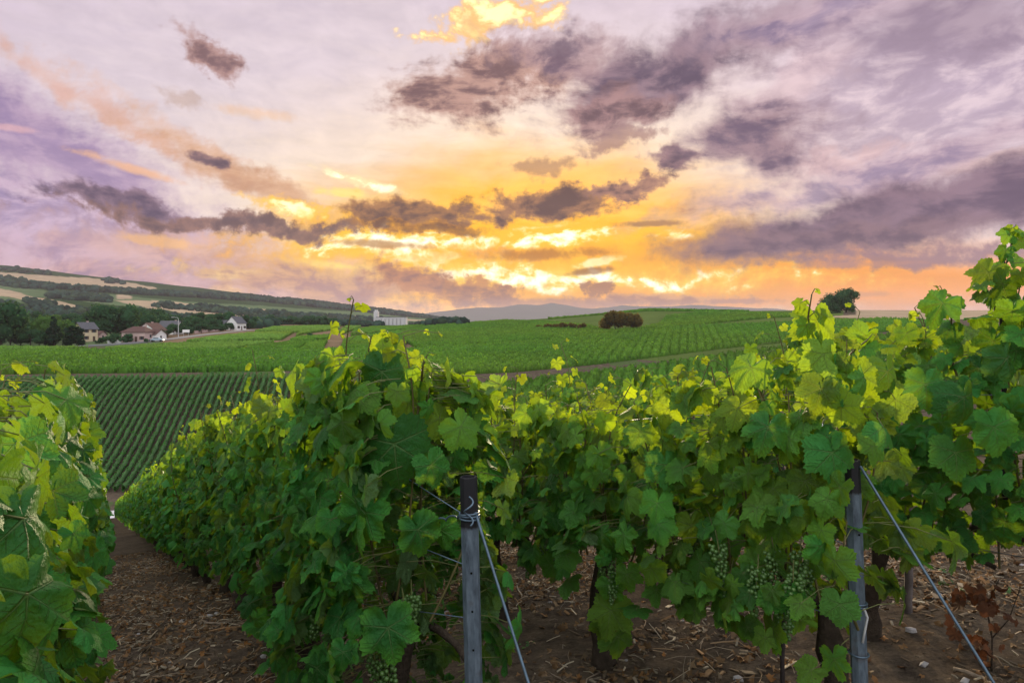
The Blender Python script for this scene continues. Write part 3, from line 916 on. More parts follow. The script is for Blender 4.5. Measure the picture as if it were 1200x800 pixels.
def bunch_mesh(r_, L=0.13, n=46, rb=0.0068):
    bm = bmesh.new()
    bmesh.ops.create_icosphere(bm, subdivisions=2, radius=1.0)
    bv = np.array([v.co[:] for v in bm.verts]); bf = np.array([[v.index for v in f.verts] for f in bm.faces])
    bm.free()
    pts = []
    tries = 0
    while len(pts) < n and tries < 6000:
        tries += 1
        u = r_.random() ** .8
        w = 0.033 * (1 - .75 * u) * (0.75 + .25 * min(1, u * 6))
        a = r_.uniform(0, 6.28)
        rr = w * np.sqrt(r_.uniform(.25, 1))
        p = np.array([np.cos(a) * rr, np.sin(a) * rr, -.015 - u * L])
        if all(np.linalg.norm(p - q) > rb * 1.55 for q in pts): pts.append(p)
    pts = np.array(pts)
    rs = rb * r_.uniform(.85, 1.12, len(pts))
    V = pts[:, None, :] + rs[:, None, None] * bv[None]
    Fm = bf[None] + (np.arange(len(pts)) * len(bv))[:, None, None]
    V = V.reshape(-1, 3); Fm = Fm.reshape(-1, 3)
    SV_, SQ, _ = tube_arrays(np.array([[0, 0, .03], [.002, 0, 0], [0, 0, -L * .6], [0, 0, -L * .95]]), [.002, .002, .0015, .001], 5)
    return np_mesh('grape_bunch', np.concatenate([V, SV_]), [Fm, SQ + len(V)], [M['grape'], M['stalk']], True, None, None, np.concatenate([np.zeros(len(Fm), int), np.ones(len(SQ), int)]))

def grape_material():
    m, g, out = new_mat('unripe_grape')
    tc = g.node('ShaderNodeTexCoord')
    n = g.noise(tc.outputs['Object'], 60.0, 2, .5)
    c = g.ramp(n, [(.3, (.045, .105, .024, 1)), (.7, (.085, .165, .038, 1))])
    b = g.node('ShaderNodeBsdfPrincipled')
    g.put(b.inputs['Base Color'], c)
    b.inputs['Roughness'].default_value = .38
    b.inputs['Subsurface Weight'].default_value = .3
    b.inputs['Subsurface Radius'].default_value = (.004, .006, .002)
    b.inputs['Subsurface Scale'].default_value = .6
    g.l.new(b.outputs[0], out.inputs['Surface'])
    return m
M['grape'] = grape_material()
M['stalk'] = simple_mat('leaf_stalk', (0.12, 0.13, 0.045), .6, .3, .3, 30)

ROW_T = {'a': -0.30, 'b': 0.86, 'c': 1.95, 'd': 3.02}
ROW_ANG = math.atan2(DY, DX)
def row_loc(row, s):
    X, Y = xy_of(s, ROW_T[row])
    return Vector((X, Y, gz(X, Y)))
def to_local(P, loc):
    """world points to row axes at loc"""
    P = np.asarray(P, float) - np.array(loc)
    ca, sa = math.cos(ROW_ANG), math.sin(ROW_ANG)
    return np.stack([P[:, 0] * ca + P[:, 1] * sa, -P[:, 0] * sa + P[:, 1] * ca, P[:, 2]], 1)
def dir_local(d):
    ca, sa = math.cos(ROW_ANG), math.sin(ROW_ANG)
    d = np.asarray(d, float)
    return np.array([d[0] * ca + d[1] * sa, -d[0] * sa + d[1] * ca, d[2]])

GRAPES = [bunch_mesh(np.random.default_rng(50 + i), L=.12 + .02 * (i % 3), n=52 + 8 * (i % 3)) for i in range(4)]

def near_vine(row, s, label, seed, group=None, bunches=(), hero=(), shoots=(), toff=0.0, **kw):
    """a close vine: trunk, a cane for every shoot, foliage, grape bunches (pixel places with depth)"""
    r_ = np.random.default_rng(seed)
    loc = row_loc(row, s)
    root = empty('grapevine', loc, ROW_ANG)
    tag(root, label, 'grapevine', group)
    tb, e = trunk_mesh(r_, arm=.45 if toff == 0 else .16)
    tr = tb.build('trunk', M['bark'], root, smooth=True); tr.location.x = toff
    L = vine_leaves(r_, **kw)
    # long single shoots drawn towards given places
    for (pts, n, sz, yg) in shoots:
        W = to_local([pt(*q) for q in pts], loc)
        k = np.linspace(0, 1, len(W)); kk = np.linspace(0, 1, n)
        P = np.stack([np.interp(kk, k, W[:, a]) for a in range(3)], 1)
        P[:, 0] += .012 * np.sin(kk * 9 + seed); P[:, 1] += .010 * np.cos(kk * 8)
        L['shoots'].append(P)
        sd = 1
        for i in range(1, n):
            f = i / (n - 1)
            sd = -sd
            o = dir_local((sd * r_.uniform(.5, 1), r_.uniform(-1.0, .3), 0.0))
            Bp = P[i] + o * r_.uniform(.03, .065) * (1 - .5 * f) + np.array([0, 0, .01])
            young = max(0, f - (1 - yg)) / max(yg, .01)
            nn = dir_local((sd * .5 + r_.normal(0, .3), -.7 + r_.normal(0, .3), .5)) + r_.normal(0, .15, 3)
            tt = dir_local((sd * .6, -.2, -.9 + .8 * young))
            for key, v in zip(('pos', 'nor', 'tip', 'siz', 'age', 'A', 'B'), (Bp, nn, tt, sz * (1 - .7 * young ** 1.5) * r_.uniform(.8, 1.15), young, P[i], Bp)):
                L[key] = np.concatenate([L[key], np.array([v])])
    # single large leaves seen in the photograph: pixel, depth, pixel radius, facing and tip direction
    for (px, py, Y, rpx, nd, td, ag) in hero:
        w = to_local([pt(px, py, Y)], loc)[0]
        for key, v in zip(('pos', 'nor', 'tip', 'siz', 'age', 'A', 'B'), (w, dir_local(nd), dir_local(td), rpx * .80 / F * Y, ag, w + dir_local((0, .06, .02)), w)):
            L[key] = np.concatenate([L[key], np.array([v])])
    for P in L['shoots']:
        V, Q, _ = tube_arrays(P, np.linspace(.0048, .0024, len(P)), 5)
        me = np_mesh('cane', V, [Q], [M['cane']], True)
        link('cane', me, root)
    mid = (L['A'] + L['B']) / 2 + np.array([0, 0, .012])
    ev, eq = batch_tubes(L['A'], mid, L['B'], .0016, .0012)
    n = len(L['pos'])
    me = leaves_mesh('foliage', L['pos'], L['nor'], L['tip'], L['siz'], r_.random(n), L['age'], LEAF_HI, [M['leaf'], M['stalk']], (ev, eq), r_)
    link('foliage', me, root)
    for i, (px, py, Y) in enumerate(bunches):
        w = to_local([pt(px, py, Y)], loc)[0]
        o = link('grape_bunch', GRAPES[(seed + i) % 4], root, tuple(w))
        o.rotation_euler = (r_.normal(0, .12), r_.normal(0, .12), r_.uniform(0, 6.28))
    return root

# ---- rows seen close up --------------------------------------------------------------
CAMV = (0.0, -1.0, 0.0)
KW = dict(length=1.0, top=1.28, low=.36, half=.22, nshoot=12, fill=235)
def K(**k):
    d = dict(KW); d.update(k); return d
g_a = 'grapevines in the row along the left edge'
g_b = 'grapevines in the row that ends at the bare steel post'
g_c = 'grapevines in the row that ends at the leaf covered steel post'
g_d = 'grapevines in the tall row behind the leaf covered steel post'
def P3(px, py, Y): return (px, py, Y)
near_vine('a', 1.35, 'close grapevine cut off by the left picture edge with large dull leaves', 101, g_a, (), (
    (18, 520, 1.25, 62, (.55, -.7, .45), (.2, 0, -1), 0), (62, 575, 1.45, 46, (.3, -.8, .5), (.3, 0, -1), 0), (28, 690, 1.3, 60, (.4, -.7, .6), (.5, -.1, -1), 0),
    (80, 745, 1.45, 46, (.5, -.6, .7), (.4, -.2, -1), 0), (30, 610, 1.35, 40, (.8, -.5, .3), (.1, 0, -1), 0), (90, 690, 1.55, 40, (.4, -.5, .8), (.6, 0, -.8), 0)),
    (), **K(top=1.19, topvar=.06, length=.95, fill=260, agebias=-.35))
near_vine('a', 2.3, 'grapevine second in the row along the left edge', 102, g_a, **K(top=1.34, topvar=.08, fill=250, agebias=-.3))
near_vine('a', 3.3, 'grapevine third in the row along the left edge with a bare reddish shoot', 103, g_a, (), (), (
    (((70, 545, 2.9), (88, 510, 2.85), (105, 475, 2.8)), 7, .05, .4),), **K(top=1.38, topvar=.1, agebias=-.2))
near_vine('a', 4.3, 'grapevine fourth in the row along the left edge', 104, g_a, **K(top=1.34))
near_vine('a', 5.3, 'grapevine fifth in the row along the left edge', 105, g_a, **K(top=1.36))
near_vine('b', 2.34, 'large grapevine at the row end left of the bare steel post, one tall shoot', 111, g_b,
    ((472, 700, 2.05), (482, 690, 2.1), (452, 770, 2.0), (438, 762, 2.05), (376, 700, 2.25), (390, 690, 2.3)), (
    (448, 435, 2.15, 46, (-.2, -.9, .2), (-.1, -.1, -1), 0), (462, 520, 2.05, 66, (.1, -1, .15), (.1, 0, -1), 0), (428, 600, 2.02, 50, (-.3, -.9, .3), (-.4, 0, -1), 0),
    (455, 735, 1.98, 52, (.1, -.9, .35), (.2, -.1, -1), 0), (540, 500, 2.1, 38, (.3, -.8, .4), (.6, -.1, -.7), .35), (505, 545, 2.05, 36, (.5, -.8, .2), (.4, 0, -1), 0),
    (355, 690, 2.35, 44, (-.5, -.8, .3), (-.5, 0, -1), 0), (438, 425, 2.2, 30, (-.4, -.8, .3), (-.4, -.1, -.8), .7), (468, 428, 2.2, 28, (.4, -.8, .2), (.4, 0, -.9), .8), (480, 470, 2.15, 36, (.5, -.7, .2), (.5, 0, -.9), .6), (425, 470, 2.25, 36, (-.5, -.7, .4), (-.7, 0, -.7), .55), (445, 405, 2.2, 22, (-.2, -.9, .1), (-.5, 0, .6), .8), (400, 500, 2.3, 38, (-.4, -.6, .7), (-.7, -.2, -.6), .3), (515, 490, 2.2, 34, (.5, -.6, .4), (.7, 0, -.6), .6), (385, 560, 2.3, 38, (-.5, -.7, .5), (-.6, -.1, -.8), .1), (350, 600, 2.4, 40, (-.6, -.6, .5), (-.6, -.1, -.8), .1), (415, 545, 2.1, 44, (-.4, -.8, .4), (-.6, 0, -.8), 0), (490, 620, 2.0, 40, (.4, -.8, .3), (.3, 0, -1), 0)), (
    (((452, 560, 2.2), (450, 480, 2.2), (455, 420, 2.2), (457, 393, 2.2)), 12, .058, .5),
    (((485, 540, 2.15), (490, 460, 2.15), (496, 432, 2.1), (500, 418, 2.1)), 9, .042, .6),
    (((432, 520, 2.3), (425, 470, 2.3), (430, 445, 2.3)), 7, .045, .6)), **K(top=1.38, length=.78, low=.10, fill=560, nshoot=10, half=.26))
near_vine('b', 3.3, 'grapevine second from the bare steel post with dark drooping leaves', 112, g_b, ((372, 705, 2.8), (505, 660, 3.0)), **K(top=1.26, low=.14, fill=330, half=.24))
near_vine('b', 4.3, 'grapevine third from the bare steel post', 113, g_b, **K(top=1.30, low=.25, fill=230))
near_vine('b', 5.3, 'grapevine fourth from the bare steel post over a thick leaning trunk', 114, g_b, **K(top=1.38, low=.3))
near_vine('b', 6.3, 'grapevine fifth from the bare steel post', 115, g_b, **K(top=1.44, low=.3))
near_vine('b', 7.3, 'grapevine sixth from the bare steel post', 116, g_b, **K(top=1.42, low=.3))
near_vine('c', 1.62, 'bright yellow green grapevine around the leaf covered steel post, hung with grapes', 121, g_c,
    ((938, 640, 2.05), (930, 668, 2.02), (948, 655, 2.1), (905, 640, 2.1), (888, 660, 2.12), (893, 645, 2.2), (858, 665, 2.25), (840, 632, 2.2), (912, 690, 2.1)), (
    (958, 375, 2.05, 42, (0, -.9, .35), (.05, -.1, -1), .55), (965, 415, 2.0, 40, (.1, -.85, .4), (0, -.1, -1), .5), (1008, 440, 2.0, 40, (.1, -.9, .3), (.3, -.1, -1), .5),
    (962, 455, 1.95, 38, (-.1, -.9, .35), (-.3, -.1, -1), .45), (975, 530, 1.95, 46, (0, -.95, .25), (.1, 0, -1), 0), (935, 600, 1.98, 30, (-.1, -.9, .3), (0, 0, -1), .5),
    (900, 500, 2.05, 40, (-.2, -.8, .5), (-.3, 0, -1), 0), (1040, 435, 2.1, 40, (.2, -.9, .2), (.1, 0, -1), 0), (962, 640, 1.95, 30, (.3, -.9, .1), (.1, 0, -1), 0),
    (1035, 500, 1.9, 34, (.5, -.6, .6), (.8, -.2, -.6), 0), (880, 430, 2.15, 36, (-.3, -.7, .6), (-.5, 0, -.8), .3), (930, 700, 2.0, 34, (0, -.9, .3), (.2, 0, -1), 0)), (
    (((965, 520, 2.1), (960, 440, 2.08), (955, 390, 2.06), (947, 345, 2.05)), 11, .052, .45),
    (((978, 540, 2.0), (985, 470, 2.0), (1000, 420, 2.0), (1012, 398, 2.0)), 9, .05, .6),
    (((900, 530, 2.2), (895, 470, 2.2), (890, 420, 2.2)), 8, .045, .6)), toff=-.30, **K(top=1.18, length=.82, low=.42, fill=230, agebias=.38))
near_vine('c', 2.45, 'low grapevine in the middle of the row with a leafy sucker on its stump', 122, g_c,
    ((722, 655, 2.75), (712, 640, 2.8), (806, 640, 2.5), (822, 600, 2.5)), (
    (716, 715, 2.75, 40, (-.2, -.8, .5), (-.2, -.1, -1), .4), (724, 745, 2.8, 34, (.2, -.9, .3), (.1, -.1, -1), .3), (710, 735, 2.85, 30, (-.5, -.8, .2), (-.3, 0, -1), .3),
    (810, 615, 2.4, 30, (0, -.9, .3), (0, 0, -1), .6), (780, 545, 2.45, 38, (0, -.9, .3), (.1, 0, -1), 0)), (), **K(top=1.14, low=.40, length=.82, agebias=.12, fill=190))
near_vine('c', 3.4, 'grapevine just right of the bare steel post with broad dark leaves', 123, g_c, ((640, 635, 3.25), (648, 628, 3.3), (622, 640, 3.45)), **K(top=1.16, length=.80, low=.36))
near_vine('c', 4.4, 'grapevine behind the bare steel post, partly hidden by the large one', 124, g_c, **K(top=1.16, low=.4))
near_vine('c', 5.4, 'grapevine fifth from the leaf covered steel post', 125, g_c, **K(top=1.28))
near_vine('c', 6.4, 'grapevine sixth from the leaf covered steel post', 126, g_c, **K(top=1.28))
near_vine('d', .85, 'grapevine at the right picture edge with a tall shoot climbing a dark stake', 131, g_d, (), (
    (1130, 465, 2.3, 40, (0, -.95, .2), (0, -.1, -1), 0), (1085, 450, 2.4, 38, (-.2, -.9, .3), (0, 0, -1), 0), (1165, 500, 2.3, 44, (.1, -.95, .25), (.1, 0, -1), 0),
    (1120, 530, 2.35, 42, (0, -.9, .35), (-.1, 0, -1), 0), (1105, 355, 2.5, 34, (-.4, -.7, .5), (-.5, 0, -.8), 0), (1180, 420, 2.3, 36, (.2, -.9, .3), (.1, 0, -1), 0)), (
    (((1160, 430, 2.62), (1168, 370, 2.6), (1172, 320, 2.6), (1185, 280, 2.6), (1192, 268, 2.6)), 15, .048, .25),
    (((1120, 440, 2.6), (1112, 380, 2.6), (1108, 340, 2.6)), 8, .05, .4)), **K(top=1.52, low=.50, half=.28, fill=230))
near_vine('d', 1.85, 'grapevine over the thick stump right of the leaf covered steel post', 132, g_d, ((1118, 610, 2.75), (1060, 600, 2.8)), **K(top=1.40, low=.50, half=.26))
near_vine('d', 2.85, 'grapevine behind the yellow green one, third in the tall row', 133, g_d, **K(top=1.28, low=.45))
near_vine('d', -.1, 'grapevine beyond the right picture edge at the start of the tall row', 134, g_d, **K(top=1.5, low=.5))
for i, s in enumerate((3.85, 4.85, 5.85)):
    near_vine('d', s, 'grapevine mostly hidden behind the row of the yellow green one', 135 + i, g_d + ', mostly hidden', **K(top=1.28))

# ---- the same rows running down the slope ----------------------------------------------
def cane_tubes(shoots):
    Vs, Qs, o = [], [], 0
    for P in shoots:
        V, Q, _ = tube_arrays(P[::2] if len(P) > 6 else P, .004, 4)
        Vs.append(V); Qs.append(Q + o); o += len(V)
    return np.concatenate(Vs), np.concatenate(Qs)
def lod_variants(n, shapes, mat, kw, seed):
    out = []
    for i in range(n):
        r_ = np.random.default_rng(seed + i)
        L = vine_leaves(r_, **kw)
        m = len(L['pos'])
        me = leaves_mesh('foliage', L['pos'], L['nor'], L['tip'], L['siz'], r_.random(m), L['age'], shapes, [mat, M['cane']], cane_tubes(L['shoots']), r_)
        tb, e = trunk_mesh(r_)
        tr = tb.build('trunk', M['bark'])
        tm = tr.data
        bpy.data.objects.remove(tr)
        out.append((me, tm))
    return out
MIDV = lod_variants(6, LEAF_MID, M['leaf_far'], K(top=1.40, low=.25, fill=200, size=.070), 300)
FARV = lod_variants(5, LEAF_LO, M['leaf_far'], K(top=1.40, low=.15, fill=130, size=.095, nshoot=9), 330)
def far_vine(row, s, variants, label, group):
    r_ = np.random.default_rng(int(s * 100) + ord(row) * 977)
    loc = row_loc(row, s)
    root = empty('grapevine', loc, ROW_ANG + (math.pi if r_.random() < .5 else 0))
    tag(root, label, 'grapevine', group)
    fm, tm = variants[r_.integers(0, len(variants))]
    f = link('foliage', fm, root); f.scale = (1.02, r_.uniform(.95, 1.12) * (.74 if s > 18 else 1), r_.uniform(.93, 1.07))
    link('trunk', tm, root)
ORD = ['sixth', 'seventh', 'eighth', 'ninth', 'tenth', 'eleventh', 'twelfth', 'thirteenth', 'fourteenth', 'fifteenth']
names = {'a': 'in the row along the left edge', 'b': 'in the row behind the bare steel post'}
for row, s0, s1, n0 in (('a', 6.3, 84, 0), ('b', 8.3, 84, 1), ('c', 7.4, 26, 1), ('d', 6.85, 16, 1)):
    k = 0
    s = s0
    while s < s1:
        near = s < 22
        V_ = MIDV if near else FARV
        if row in names and k + n0 < 8:
            far_vine(row, s, V_, 'grapevine ' + ORD[k + n0] + ' from the near end ' + names[row], {'a': g_a, 'b': g_b}[row])
        elif row in names:
            far_vine(row, s, V_, 'small grapevine far down the slope ' + names[row], 'far grapevines ' + names[row])
        else:
            far_vine(row, s, V_, 'grapevine hidden behind nearer rows, far along the ' + ('row of the leaf covered post' if row == 'c' else 'tall row'), 'hidden grapevines of row ' + ('behind leafy post' if row == 'c' else 'farthest right'))
        s += 1.0; k += 1

# ------------------------------------------------------------------ steel end posts, wires
def steel_mat():
    m, g, out = new_mat('weathered_steel')
    tc = g.node('ShaderNodeTexCoord')
    P = tc.outputs['Object']
    n = g.noise(g.mapping(P, scale=(1, 1, .25)), 60.0, 6, .7)
    n2 = g.noise(P, 9.0, 4, .6)
    c = g.ramp(n, [(.28, (.04, .052, .072, 1)), (.5, (.100, .132, .175, 1)), (.75, (.17, .215, .27, 1))])
    rust = g.maprange(n2, .56, .68, 0, .8)
    c = g.mix(rust, c, (.075, .050, .045, 1))
    z = g.sep(P)[2]
    tar = g.maprange(g.math('MULTIPLY_ADD', g.math('SUBTRACT', n, .5), .02, z), .872, .880, 0, 1)
    c = g.mix(tar, c, (.014, .013, .018, 1))
    b = g.node('ShaderNodeBsdfPrincipled')
    g.put(b.inputs['Base Color'], c)
    b.inputs['Metallic'].default_value = .25
    g.put(b.inputs['Roughness'], g.maprange(n, .3, .7, .5, .75))
    bn = g.node('ShaderNodeBump'); bn.inputs['Strength'].default_value = .25; bn.inputs['Distance'].default_value = .003
    g.put(bn.inputs['Height'], n); g.put(b.inputs['Normal'], bn.outputs[0])
    g.l.new(b.outputs[0], out.inputs['Surface'])
    return m
M['steel'] = steel_mat()
M['hole'] = simple_mat('dark_hole', (.006, .006, .007), .9, .1, .1)
M['wire'] = simple_mat('galvanised_wire', (.10, .145, .20), .45, .4, .3, 40, metal=.5)
M['string'] = simple_mat('pale_string', (.42, .42, .44), .8, .2, .2, 40)
M['stake'] = simple_mat('dark_stake', (.035, .028, .028), .8, .2, .4, 20, bump=.4)
M['greywood'] = simple_mat('grey_stake', (.12, .10, .10), .85, .2, .4, 20, bump=.4)

def steel_post(top, foot, label, ties, holes_z, width=.0248):
    """hollow eight sided post from foot to top with punched holes and wire windings"""
    top = Vector(top); foot = Vector(foot)
    H = (top - foot).length + .25
    root = empty('steel_post', foot)
    tag(root, label, 'post', 'steel end posts with anchor wires')
    axis = (top - foot).normalized()
    q = Vector((0, 0, 1)).rotation_difference(axis)
    root.rotation_mode = 'QUATERNION'; root.rotation_quaternion = q
    Ht = (top - foot).length
    b = MB()
    n = 8
    th = np.arange(n) * 2 * np.pi / n + .25
    ro = width * np.where(np.arange(n) % 2 == 0, 1.0, .93)
    ring = np.stack([np.cos(th) * ro, np.sin(th) * ro], 1)
    V = []
    for z, k in ((-.25, 1), (Ht - .003, 1), (Ht, .96), (Ht, .82), (Ht - .06, .80)):
        V += [(p[0] * k, p[1] * k, z) for p in ring]
    Fs = []
    for r in range(4):
        for i in range(n):
            j = (i + 1) % n
            Fs.append((r * n + i, r * n + j, (r + 1) * n + j, (r + 1) * n + i))
    Fs.append(tuple(range(4 * n, 5 * n)))
    b.add(V, Fs)
    b.build('shaft', M['steel'], root)
    for z in holes_z:
        h = MB()
        a = -math.pi / 2 + .12
        c = np.array([math.cos(a), math.sin(a)]) * (width * .93)
        h.tube([(c[0] * .9, c[1] * .9, z), (c[0] * 1.06, c[1] * 1.06, z)], .0032, 10)
        h.build('bolt_hole', M['hole'], root)
    for (z, turns, mat, tail) in ties:
        t = np.linspace(0, turns, int(turns * 22))
        rr = width * 1.10
        pts = np.stack([np.cos(t * 6.283) * rr, np.sin(t * 6.283) * rr, z + .0055 * t + .003 * np.sin(t * 5)], 1)
        m = MB(); m.tube(pts, .0028, 6)
        w = m.build('wire_winding', M['wire'], root, smooth=True)
        if tail:
            s_ = MB(); s_.tube(tail, .0035, 6); s_.build('string_end', mat, w, smooth=True)
    return root

POST_B = pt(549, 558, 1.90); FOOT_B = gp(560, 1.89)
POST_C = pt(998, 538, 2.06); FOOT_C = gp(1012, 2.05)
hb = (POST_B - FOOT_B).length; hc = (POST_C - FOOT_C).length
steel_post(POST_B, FOOT_B, 'bare steel post with blackened top between two vine rows', [(hb - .118, 3.5, M['wire'], None)], [hb - .26, hb - .365, hb - .47])
steel_post(POST_C, FOOT_C, 'rusty blue grey steel post with its top hidden in yellow green leaves',
           [(hc - .44, 2.2, M['string'], [(.005, -.031, hc - .435), (.012, -.036, hc - .46), (.004, -.034, hc - .50), (-.004, -.034, hc - .535)]), (hc - .585, 1.1, M['wire'], None)],
           [hc - .22, hc - .72])

def wire(name, pts, rad, label, cat, group=None, mat=None, n=8):
    b = MB(); b.tube(pts, rad, n)
    o = b.build(name, mat or M['wire'], None, smooth=True)
    tag(o, label, cat, group)
    return o
def sag(a, b_, n=12, d=.02):
    a = np.array(a); b_ = np.array(b_)
    t = np.linspace(0, 1, n)[:, None]
    P = a * (1 - t) + b_ * t
    P[:, 2] -= d * 4 * (t * (1 - t))[:, 0]
    return P
# anchor wires run out along the row, down to the ground in front of the posts
def anchor(px, py, Y, px2, py2, Y2):
    a = pt(px, py, Y); b_ = pt(px2, py2, Y2)
    d = (b_ - a).normalized()
    e = b_.copy()
    for _ in range(400):
        if e.z < gz(e.x, e.y) - .03: break
        e = e + d * .01
    return a, e
a, e = anchor(557, 600, 1.885, 620, 800, 1.72)
LW = wire('anchor_wire', sag(a, e, 16, .004), .0040, 'taut anchor wire slanting down from the bare steel post', 'wire', 'anchor wires of the end posts')
a, e = anchor(1008, 546, 2.04, 1166, 800, 1.78)
wire('anchor_wire', sag(a, e, 16, .004), .0040, 'taut blue anchor wire slanting down from the leaf covered steel post', 'wire', 'anchor wires of the end posts')
# loose end twisted about the bare post
b = MB()
tt = np.linspace(0, 1, 40)
c0 = pt(553, 590, 1.87)
b.tube(np.stack([c0.x + .012 * np.sin(tt * 9) - .008, c0.y - .012 + .01 * np.cos(tt * 9), c0.z + .02 - .075 * tt], 1), .0026, 6)
o = b.build('wire_loop', M['wire'], None, smooth=True); tag(o, 'twisted loop of wire end tied round the bare steel post', 'wire')
b = MB()
P0 = np.array(pt(547, 603, 1.875)); P1 = np.array(pt(470, 618, 2.25))
tw = np.linspace(0, 1, 60)[:, None]
base = P0 * (1 - tw) + P1 * tw
base[:, 0] += .006 * np.cos(tw[:, 0] * 40); base[:, 2] += .006 * np.sin(tw[:, 0] * 40)
b.tube(base, .0026, 6)
o = b.build('twisted_wire', M['wire'], None, smooth=True); tag(o, 'twisted tie wire from the bare steel post into the vine on its left', 'wire')
# trellis wires, three heights along each row
WN = {'a': 'the row along the left edge', 'b': 'the row of the bare steel post', 'c': 'the row of the leaf covered post', 'd': 'the tall row on the right'}
for row, s0, s1 in (('a', .3, 40), ('b', 1.66, 40), ('c', 1.30, 14), ('d', .3, 12)):
    for hgt, nm in ((.50, 'lowest'), (.82, 'middle'), (1.12, 'topmost')):
        ss = np.linspace(s0, s1, 40)
        P = []
        for s in ss:
            L = row_loc(row, s); P.append((L.x, L.y, L.z + hgt - .03 * math.sin(s * 1.7) ** 2))
        if row == 'b':
            P[0] = tuple(POST_B - Vector((0, 0, .115 + (1.12 - hgt) * .45)))
        if row == 'c':
            P[0] = tuple(POST_C - Vector((-.0, -.03, .06 + (1.12 - hgt) * .7)))
        wire('trellis_wire', P, .0016, nm + ' trellis wire strung along ' + WN[row], 'wire', 'trellis wires of the near rows', n=5)
# slim stakes inside the rows
def stake(px, y0, y1, Y, r, mat, label):
    a = pt(px, y0, Y); f = gp(px + 2, Y); f.z -= .15
    if y1 is not None: f = pt(px + 3, y1, Y)
    b = MB()
    P = sag(a, f, 9, 0)
    P[:, 0] += .004 * np.sin(np.arange(9) * 1.7)
    b.tube(P, r, 8)
    o = b.build('vine_stake', mat, None, smooth=True); tag(o, label, 'stake', 'slim stakes in the rows')
stake(1174, 297, 585, 2.62, .010, M['stake'], 'dark stake rising above the vines at the right with a leafy shoot')
stake(1063, 560, None, 3.45, .020, M['greywood'], 'short grey stake in the ground between the post and the right hand vines')
stake(916, 540, None, 2.75, .009, M['stake'], 'thin dark stake behind the hanging grapes')
b = MB(); P = sag(pt(1138, 618, 2.9), pt(1199, 632, 2.72), 8, .005); b.tube(P, [.016, .014, .012, .014, .012, .012, .011, .010], 8)
o = b.build('cane_stub', M['bark'], None, smooth=True); tag(o, 'bare dark horizontal vine arm under the tall right row', 'vine arm')

# withered shoot with rust coloured leaves
M['dead'] = foliage_mat('withered_leaf', (.085, .038, .022), (.12, .045, .018), .3, .8, .1, young=(.12, .06, .03), under=(.10, .05, .03), mottle=20)
def withered(px, py, Y):
    r_ = np.random.default_rng(77)
    f = gp(px, Y)
    root = empty('withered_shoot', f); tag(root, 'withered vine shoot with rust brown leaves standing on the litter near the right edge', 'dead shoot')
    b = MB()
    P = np.array([[.02, 0, -.05], [.03, .01, .12], [.0, .0, .25], [.05, 0, .36]])
    b.tube(P, [.004, .0035, .003, .002], 6)
    b.tube(np.array([[.03, .01, .12], [.09, .0, .2], [.12, -.02, .33]]), [.003, .0025, .002], 6)
    b.build('stem', M['bark'], root, smooth=True)
    n = 26
    pos = np.stack([r_.normal(-.01, .05, n), r_.normal(0, .04, n), r_.uniform(.04, .34, n)], 1)
    me = leaves_mesh('foliage', pos, r_.normal(0, 1, (n, 3)), np.stack([r_.normal(0, .4, n), r_.normal(0, .4, n), -np.ones(n)], 1), r_.uniform(.02, .042, n), r_.random(n), np.zeros(n), LEAF_HI, [M['dead']], None, r_)
    link('foliage', me, root)
withered(1156, 690, 2.75)

# ------------------------------------------------------------------ litter on the soil
M['litter'] = foliage_mat('dry_leaf', (.15, .090, .046), (.10, .05, .025), .15, .8, .15, young=(.30, .22, .14), under=(.15, .09, .055), mottle=30)
M['chip'] = foliage_mat('bark_chip', (.125, .095, .068), (.05, .04, .03), .05, .85, .15, young=(.38, .32, .24), under=(.13, .1, .08), mottle=30)
M['twig'] = foliage_mat('dry_twig', (.20, .155, .115), (.05, .04, .03), .03, .8, .15, young=(.42, .36, .27), under=(.16, .12, .09), mottle=10)
M['weed'] = foliage_mat('weed_leaf', (.045, .11, .035), (.1, .2, .03), .3, .6, .2)
M['stone'] = simple_mat('chalk_stone', (.34, .32, .33), .9, .2, .25, 25, bump=.5)
def litter_spots(n, r_, smax=14, bias=1.6):
    s = .1 + (smax - .1) * r_.random(n) ** bias
    t = r_.uniform(-.9, 5.6, n)
    X, Y = xy_of(s, t)
    k = (Y > .7)
    # heaps: keep more where noise is high
    d = fbm(X * 1.3, Y * 1.3, 3, 61)
    k &= r_.random(n) < np.clip(.55 + 2.6 * d, .10, 1)
    return X[k], Y[k]
def near_z(X, Y):
    Rr = np.hypot(X, Y)
    return ground_z(X, Y) + np.exp(-Rr / 18.0) * (0.05 * fbm(X * 3, Y * 3, 4, 3) + 0.03 * fbm(X * 11, Y * 11, 3, 9))
